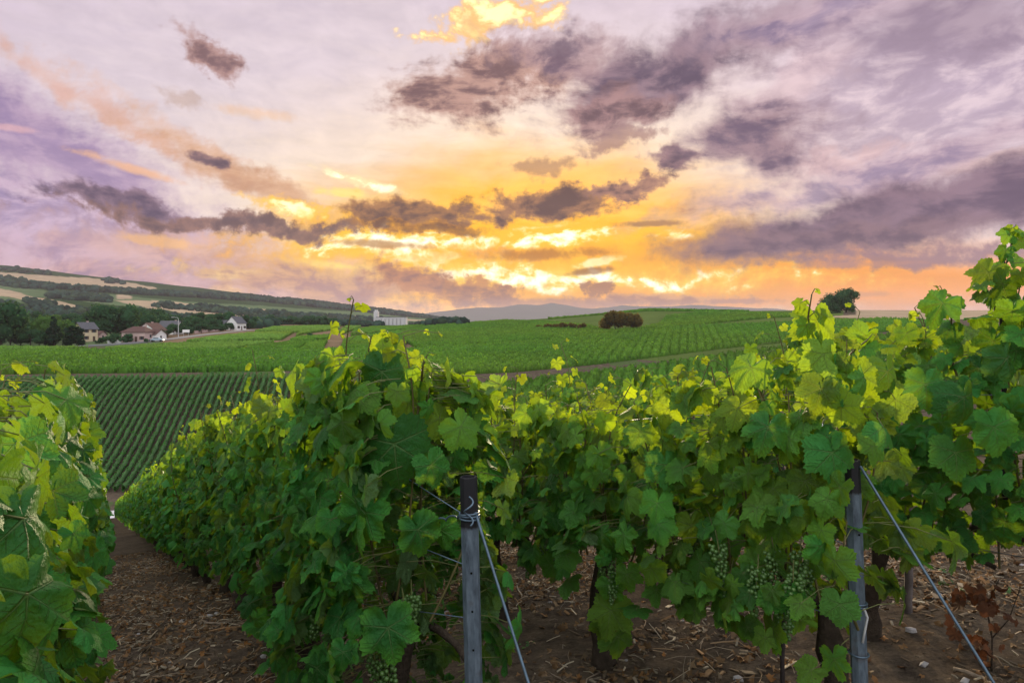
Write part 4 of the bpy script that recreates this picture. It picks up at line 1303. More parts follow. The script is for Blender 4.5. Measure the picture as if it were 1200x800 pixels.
def build_litter():
    r_ = np.random.default_rng(5)
    X, Y = litter_spots(38000, r_)
    n = len(X)
    Z = near_z(X, Y) + r_.uniform(.004, .022, n)
    pos = np.stack([X, Y, Z], 1)
    nor = np.stack([r_.normal(0, .55, n), r_.normal(0, .55, n), np.ones(n)], 1)
    curl = [make_leaf(10, (.55, 1.0), r_, .08, 1.2, r_.uniform(-.5, .9), r_.uniform(.3, 1.1), .22, r_.uniform(-.3, .7)) for _ in range(8)]
    me = leaves_mesh('leaf_litter', pos, nor, r_.normal(0, 1, (n, 3)), r_.uniform(.008, .028, n), r_.random(n), (r_.random(n) < .12) * r_.random(n), curl, [M['litter']], None, r_)
    tag(link('leaf_litter', me), 'rust brown dry leaf litter spread over the soil between the rows', 'leaf litter', kind='stuff')
    # bark chips: thin bent slabs
    X, Y = litter_spots(48000, r_)
    n = len(X)
    base = near_z(X, Y) + r_.uniform(.003, .015, n)
    L = r_.uniform(.004, .022, n) * np.where(r_.random(n) < .06, 2.0, 1.0); W = L * r_.uniform(.15, .45, n); H = r_.uniform(.003, .007, n)
    a = r_.uniform(0, 6.28, n); tilt = r_.normal(0, .25, n)
    u = np.stack([np.cos(a) * np.cos(tilt), np.sin(a) * np.cos(tilt), np.sin(tilt)], 1); v = np.stack([-np.sin(a), np.cos(a), r_.normal(0, .2, n)], 1); w = np.cross(u, v)
    c = np.stack([X, Y, base], 1)
    corners = np.array([[-1, -.7, 0], [1, -1, 0], [.85, .8, 0], [-.9, 1, 0], [-1, -.7, 1], [1, -1, .8], [.85, .8, 1], [-.9, 1, .7]])
    V = c[:, None] + corners[None, :, 0:1] * (L[:, None, None] * u[:, None]) + corners[None, :, 1:2] * (W[:, None, None] * v[:, None]) + corners[None, :, 2:3] * (H[:, None, None] * w[:, None])
    fq = np.array([[4, 5, 6, 7], [0, 1, 5, 4], [1, 2, 6, 5], [2, 3, 7, 6], [3, 0, 4, 7]])
    Q = (fq[None] + np.arange(n)[:, None, None] * 8).reshape(-1, 4)
    rn = np.repeat(r_.random(n), 8); ag = np.repeat((r_.random(n) < .22) * r_.uniform(.3, 1, n), 8)
    me = np_mesh('bark_chips', V.reshape(-1, 3), [Q], [M['chip']], False, {'rnd': ('FLOAT', rn), 'age': ('FLOAT', ag)})
    tag(link('bark_chips', me), 'brown and straw coloured bark chips strewn on the soil', 'bark chips', kind='stuff')
    # twigs and straw
    X, Y = litter_spots(24000, r_, 12)
    n = len(X)
    Z = near_z(X, Y) + r_.uniform(.004, .02, n)
    L = r_.uniform(.02, .11, n) * np.where(r_.random(n) < .08, 2.0, 1.0); a = r_.uniform(0, 6.28, n)
    A = np.stack([X, Y, Z], 1)
    D = np.stack([np.cos(a) * L, np.sin(a) * L, r_.normal(0, .012, n)], 1)
    Bm = A + D * .5 + np.stack([r_.normal(0, .1, n) * L, r_.normal(0, .1, n) * L, r_.uniform(0, .012, n)], 1)
    C = A + D; C[:, 2] = np.maximum(C[:, 2], near_z(C[:, 0], C[:, 1]) + .003)
    Vs, Qs, o, rn, ag = [], [], 0, [], []
    for rad in (.0012, .0022, .004):
        k = r_.random(n) < {.0012: .5, .0022: .35, .004: .12}[rad]
        V, Q = batch_tubes(A[k], Bm[k], C[k], rad, rad * .7, 5)
        Vs.append(V); Qs.append(Q + o); o += len(V)
        m = int(k.sum()); rn.append(np.repeat(r_.random(m), 15)); ag.append(np.repeat((r_.random(m) < .55) * r_.uniform(.4, 1, m), 15))
    me = np_mesh('twigs', np.concatenate(Vs), [np.concatenate(Qs)], [M['twig']], True, {'rnd': ('FLOAT', np.concatenate(rn)), 'age': ('FLOAT', np.concatenate(ag))})
    tag(link('twigs', me), 'pale dry twigs and straw scattered over the soil', 'twigs', kind='stuff')
    # weeds
    X, Y = litter_spots(500, r_, 9)
    k = fbm(X * .8, Y * .8, 2, 90) > .14
    X, Y = X[k], Y[k]; rep = 6
    X = np.repeat(X, rep) + r_.normal(0, .02, len(X) * rep); Y = np.repeat(Y, rep) + r_.normal(0, .02, len(Y) * rep)
    n = len(X)
    pos = np.stack([X, Y, near_z(X, Y) + r_.uniform(.01, .04, n)], 1)
    me = leaves_mesh('small_weeds', pos, np.stack([r_.normal(0, .6, n), r_.normal(0, .6, n), np.ones(n)], 1), r_.normal(0, 1, (n, 3)), r_.uniform(.008, .018, n), r_.random(n), np.zeros(n), LEAF_LO, [M['weed']], None, r_)
    tag(link('small_weeds', me), 'tiny green weeds sprouting through the litter', 'weeds', kind='stuff')
    # chalk stones
    bm = bmesh.new(); bmesh.ops.create_icosphere(bm, subdivisions=1, radius=1)
    bv = np.array([v.co[:] for v in bm.verts]); bf = np.array([[v.index for v in f.verts] for f in bm.faces]); bm.free()
    X, Y = litter_spots(900, r_, 12)
    n = len(X)
    sz = r_.uniform(.006, .022, n)
    V = np.stack([X, Y, near_z(X, Y) + sz * .3], 1)[:, None] + bv[None] * sz[:, None, None] * r_.uniform(.55, 1.2, (n, len(bv), 1)) * np.array([1.2, 1, .7])
    Q = (bf[None] + np.arange(n)[:, None, None] * len(bv)).reshape(-1, 3)
    me = np_mesh('pebbles', V.reshape(-1, 3), [Q], [M['stone']], False)
    tag(link('pebbles', me), 'small pale chalk stones among the litter', 'pebbles', kind='stuff')
build_litter()
# a few larger dead branches lying on the ground
def branch(p0, p1, r, label, seed):
    r_ = np.random.default_rng(seed)
    a = gp(p0[0], p0[1]); e = gp(p1[0], p1[1])
    t = np.linspace(0, 1, 12)
    P = np.array([np.array(a) * (1 - k) + np.array(e) * k for k in t])
    P[:, 0] += r_.normal(0, .012, 12); P[:, 1] += r_.normal(0, .012, 12)
    P[:, 2] = near_z(P[:, 0], P[:, 1]) + r * .9 + .012 * np.abs(np.sin(t * 7))
    b = MB(); b.tube(P, r * (1 - .5 * t), 7)
    d = (P[7] - P[4]); sd = np.array([-d[1], d[0], .01])
    b.tube(np.array([P[5], P[5] + d * .5 + sd * .4, P[5] + d * .9 + sd * 1.1]), [r * .6, r * .45, r * .25], 6)
    o = b.build('dead_branch', M['chipwood'], None, smooth=True); tag(o, label, 'branch', 'dead prunings on the soil')
M['chipwood'] = simple_mat('bleached_wood', (.26, .20, .15), .85, .2, .4, 25, bump=.6)
branch((1075, 2.35), (1190, 2.15), .010, 'bleached forked pruning below the anchor wire at the right', 1)
branch((1090, 2.6), (1030, 2.35), .006, 'thin pale pruning beside the foot of the leaf covered post', 2)
branch((660, 2.5), (700, 3.1), .005, 'thin crooked pruning right of the bare post', 3)
branch((820, 2.7), (960, 2.2), .004, 'long straw pale cane lying in front of the middle vines', 4)
branch((1120, 2.75), (1198, 2.5), .009, 'short thick pruning at the right edge', 5)
branch((230, 4.6), (330, 4.0), .007, 'pale pruning on the alley floor by the left rows', 6)
branch((420, 2.5), (500, 2.3), .006, 'pruning lying at the foot of the large vine', 7)

# ------------------------------------------------------------------ the planted slope across the valley
def field_rows():
    """each planted row of the near field, a low hedge of leaves following the slope"""
    DFX, DFY = -0.2125, 1.0
    r_ = np.random.default_rng(20)
    k = 0
    for X0 in np.arange(-92, -26.5, 1.02):
        left = X0 < -52.5
        gap_row = abs(X0 + 52.5) < .55
        Y0, Y1 = 84.5, (107.0 if gap_row else 114.5)
        if not left: Y0, Y1 = 84.5, 115.5
        n = 110
        Yk = np.linspace(Y0, Y1, n)
        Xk = X0 + DFX * (Yk - 118.0) + .10 * fbm(Yk * .2, Yk * 0 + X0, 2, 3)
        Zk = ground_z(Xk, Yk)
        # canopy core
        th = np.linspace(0, 2 * np.pi, 9)[:-1]
        wv = .22 * (1 + .8 * fbm(Yk * 1.1, np.full(n, X0), 3, 8)); hv = .40 * (1 + .5 * fbm(Yk * 1.1, np.full(n, X0 + 50), 3, 9))
        cx = np.cos(th)[None] * wv[:, None]; cz = .62 + np.sin(th)[None] * hv[:, None]
        j = 1 + .35 * r_.normal(0, 1, (n, 8)) * .5
        V = np.stack([Xk[:, None] + cx * j, np.repeat(Yk[:, None], 8, 1) + r_.normal(0, .06, (n, 8)), Zk[:, None] + cz * (1 + .12 * r_.normal(0, 1, (n, 8)))], -1).reshape(-1, 3)
        i = np.arange(n - 1)[:, None] * 8; q = np.arange(8)[None]; q2 = (q + 1) % 8
        Q = np.stack([i + q, i + q2, i + 8 + q2, i + 8 + q], -1).reshape(-1, 4)
        # leaf tufts
        m = 520
        yy = r_.uniform(Y0, Y1, m); a = r_.uniform(-.4, np.pi + .4, m)
        xx = np.interp(yy, Yk, Xk) + np.cos(a) * .27 * r_.uniform(.8, 1.25, m); zz = np.interp(yy, Yk, Zk) + .62 + np.sin(a) * .46 * r_.uniform(.8, 1.3, m)
        c = np.stack([xx, yy, zz], 1)
        u = nrm(r_.normal(0, 1, (m, 3))); w = nrm(np.cross(u, r_.normal(0, 1, (m, 3)))); sz = r_.uniform(.06, .15, m)[:, None]
        LV = np.stack([c - u * sz, c + w * sz * .8, c + u * sz, c - w * sz * .8], 1).reshape(-1, 3)
        LQ = np.arange(m * 4).reshape(-1, 4) + len(V)
        rn = np.concatenate([np.repeat(.25 + .5 * r_.random(n), 8), np.repeat(r_.random(m), 4)])
        V = np.concatenate([V, LV])
        me = np_mesh('vine_row', V, [Q, LQ], [M['field_leaf']], True, {'rnd': ('FLOAT', rn), 'age': ('FLOAT', np.zeros(len(V)))})
        o = link('vine_row', me)
        if left:
            tag(o, 'thin dark green vine row in the left planting on the slope across the lane', 'vine row', 'vine rows of the left planting')
        else:
            tag(o, 'steep thin vine row in the small planting right of the brown gap', 'vine row', 'vine rows right of the brown gap')
        k += 1
field_rows()

# ---- vine fields on the plateau: leafy cover a metre high, its edge skirts toned darker at the foot as painted shade ----
def cover_block(name, poly, Y0, Y1, px0, px1, label, h=.95, dY=None, dpx=2.0, mat='field_leaf', seed=1, rowdir=None, rough=.35, leafy=0):
    """cover standing on the ground inside a plan outline (outline given by azimuth and slope row)"""
    r_ = np.random.default_rng(seed)
    pxs = np.arange(px0, px1, dpx)
    Ys = np.geomspace(Y0, Y1, dY)
    PX, YY = np.meshgrid(pxs, Ys, indexing='ij')
    YY = YY * (1 + r_.normal(0, .0006, YY.shape))
    X = (PX - 600) / F * YY
    Z = ground_z(X, YY)
    PY = HZ - (Z - ZC) / YY * F
    inside = in_poly(PX, PY, poly)
    if not inside.any(): return None
    idx = -np.ones(PX.shape, int)
    c = inside[:-1, :-1] & inside[1:, :-1] & inside[1:, 1:] & inside[:-1, 1:]
    use = np.zeros_like(inside); use[:-1, :-1] |= c; use[1:, :-1] |= c; use[1:, 1:] |= c; use[:-1, 1:] |= c
    idx[use] = np.arange(use.sum())
    hh = h * (1 + rough * r_.normal(0, 1, X.shape) * .6 + rough * 1.0 * fbm(X * .9, YY * .9, 3, seed) + .35 * rough * fbm(X * .06, YY * .06, 3, seed + 4))
    if rowdir is not None:
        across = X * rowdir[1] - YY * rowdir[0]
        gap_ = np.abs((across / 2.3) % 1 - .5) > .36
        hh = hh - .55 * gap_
    V = np.stack([X[use], YY[use], Z[use] + hh[use]], 1)
    ci, cj = np.nonzero(c)
    Q = np.stack([idx[ci, cj], idx[ci + 1, cj], idx[ci + 1, cj + 1], idx[ci, cj + 1]], 1)
    # skirts round the outline
    E = {}
    for a_, b_ in ((0, 1), (1, 2), (2, 3), (3, 0)):
        for p_, q_ in zip(Q[:, a_], Q[:, b_]):
            if (q_, p_) in E: del E[(q_, p_)]
            else: E[(p_, q_)] = 1
    ed = np.array(list(E.keys()))
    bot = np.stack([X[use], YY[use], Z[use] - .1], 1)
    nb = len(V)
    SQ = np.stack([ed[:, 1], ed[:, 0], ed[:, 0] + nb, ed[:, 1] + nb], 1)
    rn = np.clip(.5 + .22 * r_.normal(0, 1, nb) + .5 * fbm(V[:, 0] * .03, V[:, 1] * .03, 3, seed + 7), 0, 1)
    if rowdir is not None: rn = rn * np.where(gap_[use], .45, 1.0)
    V = np.concatenate([V, bot]); rn = np.concatenate([rn, rn * 0 + .1])  # skirt feet get a low tone, shade put into the colour
    faces = [Q, SQ]
    if leafy:
        k = r_.integers(0, nb, leafy)
        cc = V[k] + r_.normal(0, 1, (leafy, 3)) * np.array([.4, .4, .12]) + np.array([0, 0, .1])
        u = nrm(r_.normal(0, 1, (leafy, 3))); w = nrm(np.cross(u, r_.normal(0, 1, (leafy, 3)))); sz = r_.uniform(.08, .22, leafy)[:, None]
        LV = np.stack([cc - u * sz, cc + w * sz, cc + u * sz, cc - w * sz], 1).reshape(-1, 3)
        faces.append(np.arange(leafy * 4).reshape(-1, 4) + len(V))
        V = np.concatenate([V, LV]); rn = np.concatenate([rn, np.repeat(r_.random(leafy), 4)])
    ag = np.clip(.22 + .9 * fbm(V[:, 0] * .022, V[:, 1] * .022, 4, seed + 11) + .10 * r_.normal(0, 1, len(V)), 0, 1)
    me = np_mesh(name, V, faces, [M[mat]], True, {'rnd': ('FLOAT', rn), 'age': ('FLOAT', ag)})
    o = link(name, me)
    tag(o, label, 'vines', kind='stuff')
    return o
M['field_b'] = foliage_mat('plateau_leaf', (.062, .170, .024), (.12, .30, .015), .35, .85, 0.0, mottle=.25)
M['field_c'] = foliage_mat('pale_plateau_leaf', (.095, .205, .040), (.13, .26, .02), .3, .85, 0.0, mottle=.2)
M['field_d'] = foliage_mat('hill_field_leaf', (.052, .150, .020), (.11, .25, .015), .35, .85, 0.0, mottle=.2)
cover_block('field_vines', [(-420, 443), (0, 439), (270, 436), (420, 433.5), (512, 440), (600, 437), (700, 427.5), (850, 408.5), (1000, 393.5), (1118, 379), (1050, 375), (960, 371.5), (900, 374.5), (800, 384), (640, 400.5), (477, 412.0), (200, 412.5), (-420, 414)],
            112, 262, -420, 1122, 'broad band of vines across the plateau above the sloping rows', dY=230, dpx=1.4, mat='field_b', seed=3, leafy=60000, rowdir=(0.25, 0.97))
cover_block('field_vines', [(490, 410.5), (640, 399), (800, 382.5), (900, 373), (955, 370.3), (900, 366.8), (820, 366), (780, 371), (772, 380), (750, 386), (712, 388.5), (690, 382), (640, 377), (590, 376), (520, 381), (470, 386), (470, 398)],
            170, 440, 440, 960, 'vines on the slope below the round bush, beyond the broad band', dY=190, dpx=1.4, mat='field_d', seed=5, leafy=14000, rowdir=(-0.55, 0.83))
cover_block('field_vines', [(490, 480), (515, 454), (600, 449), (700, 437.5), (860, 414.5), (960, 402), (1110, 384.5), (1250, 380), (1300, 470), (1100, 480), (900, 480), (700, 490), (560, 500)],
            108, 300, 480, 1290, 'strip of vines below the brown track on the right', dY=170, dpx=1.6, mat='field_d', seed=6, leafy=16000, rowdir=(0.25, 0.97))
cover_block('field_vines', [(640, 374), (700, 369), (760, 363), (860, 364.6), (905, 366.2), (820, 365.5), (760, 373), (700, 377)], 380, 440, 630, 910, 'far vines over the crest of the right hand hill', dY=40, dpx=2.0, mat='field_d', seed=8)
QS = [
    ([(-420, 411), (-420, 409), (0, 408.5), (90, 409.5), (115, 408), (60, 413), (0, 417), (-420, 420)], 'field_c', 'leftmost strip of pale vines below the dark trees'),
    ([(130, 409.5), (200, 404.5), (260, 403), (325, 402), (290, 408), (265, 411.5), (120, 411.5)], 'field_c', 'small pale vine block by the village lane'),
    ([(215, 402), (250, 396), (300, 391), (345, 390), (330, 399), (260, 400.5)], 'field_c', 'vine block right of the village lane below the white gable'),
    ([(275, 411.5), (300, 408), (340, 402), (372, 401), (345, 411.5)], 'field_b', 'wedge of vines before the tan track'),
    ([(298, 389), (320, 384), (400, 381.5), (398, 386), (355, 392), (345, 396), (350, 390)], 'field_c', 'upper vine block below the tree line'),
    ([(338, 400.5), (350, 396), (388, 394), (385, 398), (360, 400.5)], 'field_b', 'small dark vine plot beside the tan track'),
    ([(352, 411), (362, 403), (385, 400), (380, 408), (378, 411)], 'field_b', 'dark green vine plot with a bush at the track fork'),
    ([(398, 411), (402, 400), (415, 396), (470, 388), (478, 400), (474, 410.5)], 'field_b', 'vine plot right of the tan track'),
    ([(410, 394), (414, 387), (440, 383), (500, 381.5), (470, 387)], 'field_b', 'far dark vine plot below the white silo building'),
    ([(402, 392), (396, 390), (405, 382.5), (425, 382.5), (412, 388)], 'field_c', 'narrow vine plot along the far track'),
]
for i, (poly, mt, lb) in enumerate(QS):
    cover_block('field_vines', poly, 165, 470, min(p[0] for p in poly) - 4, max(p[0] for p in poly) + 4, lb, dY=220, dpx=1.2, mat=mt, seed=20 + i, rough=.28)

# ------------------------------------------------------------------ trees
def crown_mesh(r_, w, h, clumps=9, leaves=900, leaf=.22, shape='round', name='crown'):
    """crown of leaf faces gathered in uneven clumps round inner dark masses"""
    cs, rs = [], []
    for k in range(clumps):
        if shape == 'cone':
            z = (k + .5) / clumps; rad = w * .5 * (1 - z) * .8 + .12 * w * .5
            a = k * 2.4
            cs.append((math.cos(a) * rad * .5, math.sin(a) * rad * .5, .1 * h + z * h * .85)); rs.append(max(rad * .75, .10 * w))
        elif shape == 'column':
            z = (k + .5) / clumps; a = k * 2.4
            cs.append((math.cos(a) * w * .16, math.sin(a) * w * .16, .1 * h + z * h * .8)); rs.append(w * .34 * (1 - .5 * z ** 3))
        else:
            a = r_.uniform(0, 6.28); q = math.sqrt(r_.random()) * .36 * w; z = r_.uniform(.3, .80)
            q *= math.sqrt(max(.1, 1 - ((z - .5) / .5) ** 2))
            cs.append((math.cos(a) * q, math.sin(a) * q, z * h)); rs.append(r_.uniform(.16, .27) * min(w, h))
    cs = np.array(cs); rs = np.array(rs)
    k = r_.choice(len(cs), leaves, p=rs ** 2 / (rs ** 2).sum())
    d = nrm(r_.normal(0, 1, (leaves, 3)))
    rad = rs[k] * r_.uniform(.72, 1.12, leaves)
    c = cs[k] + d * rad[:, None]
    c[:, 2] = np.maximum(c[:, 2], .03 * h)
    u = nrm(r_.normal(0, 1, (leaves, 3))); wv = nrm(np.cross(u, d + r_.normal(0, .5, (leaves, 3)))); sz = leaf * r_.uniform(.6, 1.4, leaves)[:, None]
    V = np.stack([c - u * sz, c + wv * sz * .8, c + u * sz, c - wv * sz * .8], 1).reshape(-1, 3)
    Q = np.arange(leaves * 4).reshape(-1, 4)
    rn = np.repeat(np.clip(.5 + .25 * r_.normal(0, 1, len(cs))[k] + r_.normal(0, .12, leaves), 0, 1), 4)
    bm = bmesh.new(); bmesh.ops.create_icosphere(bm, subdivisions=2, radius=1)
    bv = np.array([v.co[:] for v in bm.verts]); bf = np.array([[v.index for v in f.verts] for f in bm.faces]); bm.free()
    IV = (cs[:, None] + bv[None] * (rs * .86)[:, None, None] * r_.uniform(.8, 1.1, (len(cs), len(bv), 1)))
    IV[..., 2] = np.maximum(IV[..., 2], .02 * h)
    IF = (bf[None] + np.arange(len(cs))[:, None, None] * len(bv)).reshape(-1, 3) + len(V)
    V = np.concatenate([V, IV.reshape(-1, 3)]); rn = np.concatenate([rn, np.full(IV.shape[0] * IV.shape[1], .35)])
    return V, Q, IF, rn
def tree_protos(n, seed, mat, shape, clumps, leaves, aspect):
    out = []
    for i in range(n):
        r_ = np.random.default_rng(seed + i)
        V, Q, T, rn = crown_mesh(r_, aspect, 1.0, clumps, leaves, .035, shape)
        me = np_mesh('crown', V, [Q, T], [M[mat]], False, {'rnd': ('FLOAT', rn), 'age': ('FLOAT', np.zeros(len(V)))})
        b = MB(); b.tube([(0, 0, -.06), (.01, 0, .25), (0, .01, .5), (.0, 0, .7)], [.035, .026, .018, .008], 7)
        for a in (0.3, 2.3, 4.2):
            b.tube([(0, 0, .3), (math.cos(a) * .12, math.sin(a) * .12, .45), (math.cos(a) * .22, math.sin(a) * .22, .58)], [.014, .010, .005], 5)
        t = b.build('trunk', M['trunk']); tm = t.data; bpy.data.objects.remove(t)
        out.append((me, tm))
    return out
TP = {
    'round': tree_protos(5, 400, 'tree_leaf', 'round', 13, 1500, .95),
    'wide': tree_protos(4, 420, 'tree_leaf', 'round', 14, 1500, 1.35),
    'dark': tree_protos(3, 440, 'tree_dark', 'cone', 9, 1000, .55),
    'column': tree_protos(3, 450, 'tree_dark', 'column', 7, 1000, .5),
    'light': tree_protos(3, 460, 'tree_light', 'round', 12, 1300, .95),
}
_tc = {}
def tree(kind, px, Y, hpx, label, group=None, wide=1.0, name=None, base=None, sink=0.0):
    r_ = np.random.default_rng(int(px * 13 + Y * 7) % 100000)
    P = gp(px, Y)
    h = hpx / F * Y
    nm = name or {'dark': 'conifer_tree', 'column': 'conifer_tree', 'light': 'tree', 'round': 'tree', 'wide': 'tree'}[kind]
    root = empty(nm, (P.x, P.y, P.z - sink * h), r_.uniform(0, 6.28))
    tag(root, label, 'tree' if 'bush' not in nm else 'bush', group)
    cm, tm = TP[kind][_tc.get(kind, 0) % len(TP[kind])]; _tc[kind] = _tc.get(kind, 0) + 1
    c = link('crown', cm, root); c.scale = (h * wide, h * wide, h)
    t = link('trunk', tm, root); t.scale = (h, h, h)
    return root
VT = 'trees of the village'
tree('round', 1, 205, 56, 'tall dark tree at the left picture edge', VT)
tree('dark', 63, 212, 36, 'pointed dark conifer left of the white house', VT, 1.15)
tree('column', 82, 210, 25, 'broad dark conifer column beside the field, left of the white house', VT, 1.3)
tree('column', 92, 211, 24, 'dark conifer column nearest the white house', VT, 1.2)
tree('light', 52, 228, 33, 'bright yellow green tree behind the pointed conifer', VT, 1.1)
tree('light', 74, 230, 29, 'second yellow green tree behind the pointed conifer', VT, .9)
tree('round', 120, 262, 40, 'big full green tree above the white house', VT, 1.05)
tree('round', 143, 266, 40, 'big full green tree above the pink house', VT, 1.05)
tree('wide', 102, 300, 22, 'low dark tree behind the white house', VT)
for px, Y, hp in ((12, 208, 22), (24, 214, 19), (36, 209, 20), (46, 211, 18), (28, 240, 26), (8, 244, 28), (40, 262, 24), (88, 262, 24), (-20, 208, 26), (-45, 212, 32), (-75, 215, 36)):
    tree('round' if px % 3 else 'wide', px, Y, hp, 'dark garden tree at the left end of the village', VT + ', left end', 1.15)
for px, Y, hp, kd in ((124, 228, 8, 'wide'), (150, 229, 10, 'round'), (136, 240, 9, 'wide'), (114, 222, 5, 'wide')):
    tree(kd, px, Y, hp, 'low garden bush in front of the pink house' if px > 130 else 'low garden bush below the white house', 'low garden bushes', 1.1, name='garden_bush')
for px, Y, hp, kd in ((168, 285, 34, 'round'), (182, 300, 30, 'round'), (160, 300, 34, 'wide'), (200, 320, 28, 'round'), (213, 300, 26, 'wide'), (188, 262, 16, 'wide'), (196, 258, 16, 'round'), (216, 282, 22, 'round'), (226, 300, 24, 'round'), (240, 310, 25, 'wide'), (236, 290, 15, 'wide'), (252, 330, 25, 'round'), (264, 335, 28, 'round'), (204, 275, 18, 'round'), (222, 275, 14, 'round'), (245, 300, 12, 'wide'), (176, 330, 34, 'wide'), (230, 350, 26, 'wide'), (154, 330, 36, 'wide'), (258, 300, 12, 'wide')):
    tree(kd, px, Y, hp * .76, 'round dark green tree among the houses of the village', VT + ', among the houses', 1.2)
for px, Y, hp, kd in ((132, 224, 9, 'round'), (144, 223, 7, 'wide'), (150, 226, 11, 'round'), (120, 224, 8, 'round'), (190, 245, 12, 'round'), (172, 226, 5, 'wide'), (197, 262, 10, 'wide'), (262, 312, 12, 'round')):
    tree(kd, px, Y, hp, 'small garden tree close in front of the village houses', VT + ', in the front gardens', 1.15)
for px, Y, hp in ((60, 330, 20), (82, 340, 22), (20, 320, 22), (40, 345, 23), (110, 350, 21), (132, 345, 22), (0, 300, 26), (170, 370, 17), (196, 380, 16), (246, 380, 14), (276, 390, 13), (300, 400, 11)):
    tree('light' if int(px) % 3 == 0 else 'wide', px, Y, hp, 'tall leafy tree in the belt behind the village houses', VT + ', in the belt behind the houses', 1.2)
tree('wide', 292, 330, 17, 'dark rounded tree right of the gabled white house', VT, 1.1)
tree('light', 281, 345, 14, 'small pale tree behind the gabled white house', VT)
tree('wide', 270, 318, 9, 'round bush in front of the gabled white house', VT, 1.0, name='garden_bush')
for px, Y, hp in ((320, 440, 13), (344, 445, 11), (351, 440, 10), (362, 440, 12), (370, 445, 13), (377, 440, 12), (384, 445, 11), (391, 440, 10), (310, 450, 9), (332, 450, 8)):
    tree('wide', px, Y, hp, 'small dark tree in the line beyond the upper vine blocks', 'tree line beyond the vine blocks', 1.2)
tree('wide', 364, 250, 6, 'small bush at the fork of the tan tracks', None, 1.2, name='bush')
# right hand hill
def lone_tree():
    r_ = np.random.default_rng(9)
    P = gp(986, 330)
    h = 31 / F * 330
    root = empty('lone_tree', P); tag(root, 'lone dark tree leaning on the skyline of the right hand hill', 'tree')
    cs = []
    spec = [(-8, 4, 4.2), (-5.5, 6.5, 3.6), (-2, 7.5, 3.6), (1.5, 8.8, 3.4), (4.5, 9.8, 3.0), (6.3, 8.6, 2.4), (3.5, 6, 3.2), (.5, 4.5, 3.8), (-4, 3.2, 3.8), (3.5, 3, 3.0), (-8.5, 2.4, 2.6), (-1, 2.4, 3.2), (5.2, 2.0, 1.8), (5.6, 6.8, 2.0)]
    n = 5200
    cs = np.array([(a, r_.normal(0, 1.5), b) for a, b, c in spec]); rs = np.array([c for a, b, c in spec]) * .82
    k = r_.choice(len(cs), n, p=rs ** 2 / (rs ** 2).sum()); d = nrm(r_.normal(0, 1, (n, 3)))
    c = cs[k] + d * (rs[k] * r_.uniform(.75, 1.18, n))[:, None]; c[:, 2] = np.maximum(c[:, 2], .1)
    u = nrm(r_.normal(0, 1, (n, 3))); w = nrm(np.cross(u, r_.normal(0, 1, (n, 3)))); sz = r_.uniform(.14, .36, n)[:, None]
    V = np.stack([c - u * sz, c + w * sz, c + u * sz, c - w * sz], 1).reshape(-1, 3)
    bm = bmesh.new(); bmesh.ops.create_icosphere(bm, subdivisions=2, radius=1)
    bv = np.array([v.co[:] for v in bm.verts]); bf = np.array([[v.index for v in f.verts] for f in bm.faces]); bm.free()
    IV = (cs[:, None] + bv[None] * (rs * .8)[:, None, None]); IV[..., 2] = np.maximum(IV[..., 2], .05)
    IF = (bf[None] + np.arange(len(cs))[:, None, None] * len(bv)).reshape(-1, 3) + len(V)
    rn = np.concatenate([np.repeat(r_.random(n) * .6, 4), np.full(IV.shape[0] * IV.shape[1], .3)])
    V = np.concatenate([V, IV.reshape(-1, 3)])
    me = np_mesh('crown', V, [np.arange(n * 4).reshape(-1, 4), IF], [M['tree_leaf']], False, {'rnd': ('FLOAT', rn), 'age': ('FLOAT', np.zeros(len(V)))})
    link('crown', me, root)
    b = MB(); b.tube([(2.2, 0, -.5), (2.4, 0, 2), (1.8, .2, 5), (3.5, 0, 8)], [.55, .42, .3, .12], 8); b.tube([(2.3, 0, 1.2), (-2, 0, 3), (-6, 0, 4)], [.35, .25, .1], 7)
    b.build('trunk', M['trunk'], root)
lone_tree()
M['bush_leaf'] = foliage_mat('bush_leaf', (.080, .062, .018), (.24, .13, .01), .45, .85, 0.0, mottle=.5)
def bush(px, Y, wpx, hpx, label, name='round_bush', n=2600, seed=1, group=None):
    r_ = np.random.default_rng(seed)
    P = gp(px, Y); w = wpx / F * Y; h = hpx / F * Y
    root = empty(name, P); tag(root, label, 'bush', group)
    V, Q, T, rn = crown_mesh(r_, w * 1.05, h * 1.2, 14, n, .028 * w, 'round')
    V[:, 2] -= .12 * h; V[:, 2] = np.maximum(V[:, 2], 0)
    me = np_mesh('crown', V, [Q, T], [M['bush_leaf']], False, {'rnd': ('FLOAT', rn), 'age': ('FLOAT', np.zeros(len(V)))})
    link('crown', me, root)
    b = MB()
    for a in (0, 2.1, 4.2): b.tube([(math.cos(a) * .2, math.sin(a) * .2, -.2), (math.cos(a) * w * .12, math.sin(a) * w * .12, h * .3), (math.cos(a) * w * .2, math.sin(a) * w * .2, h * .55)], [.16, .12, .05], 6)
    b.build('trunk', M['trunk'], root)
bush(722, 258, 36, 24, 'large rounded bush glowing brown in the sun on the right hand slope', seed=1)
bush(741, 256, 22, 20, 'smaller bush joined to the right side of the large rounded bush', seed=2)
for i, (px, hp, wp) in enumerate(((632, 5, 12), (641, 6, 12), (650, 6, 14), (660, 8, 14), (671, 8, 14), (682, 8, 14))):
    bush(px, 300 - i * 6, wp, hp, ['farthest low scrub bush in the strip left of the rounded bush', 'low scrub bush second from the far end of the strip', 'low scrub bush third from the far end of the strip', 'dark scrub bush fourth from the far end of the strip', 'dark scrub bush fifth from the far end of the strip', 'dark scrub bush nearest the large rounded bush'][i], 'scrub_bush', 700, 20 + i, 'scrub bushes in the strip by the rounded bush')

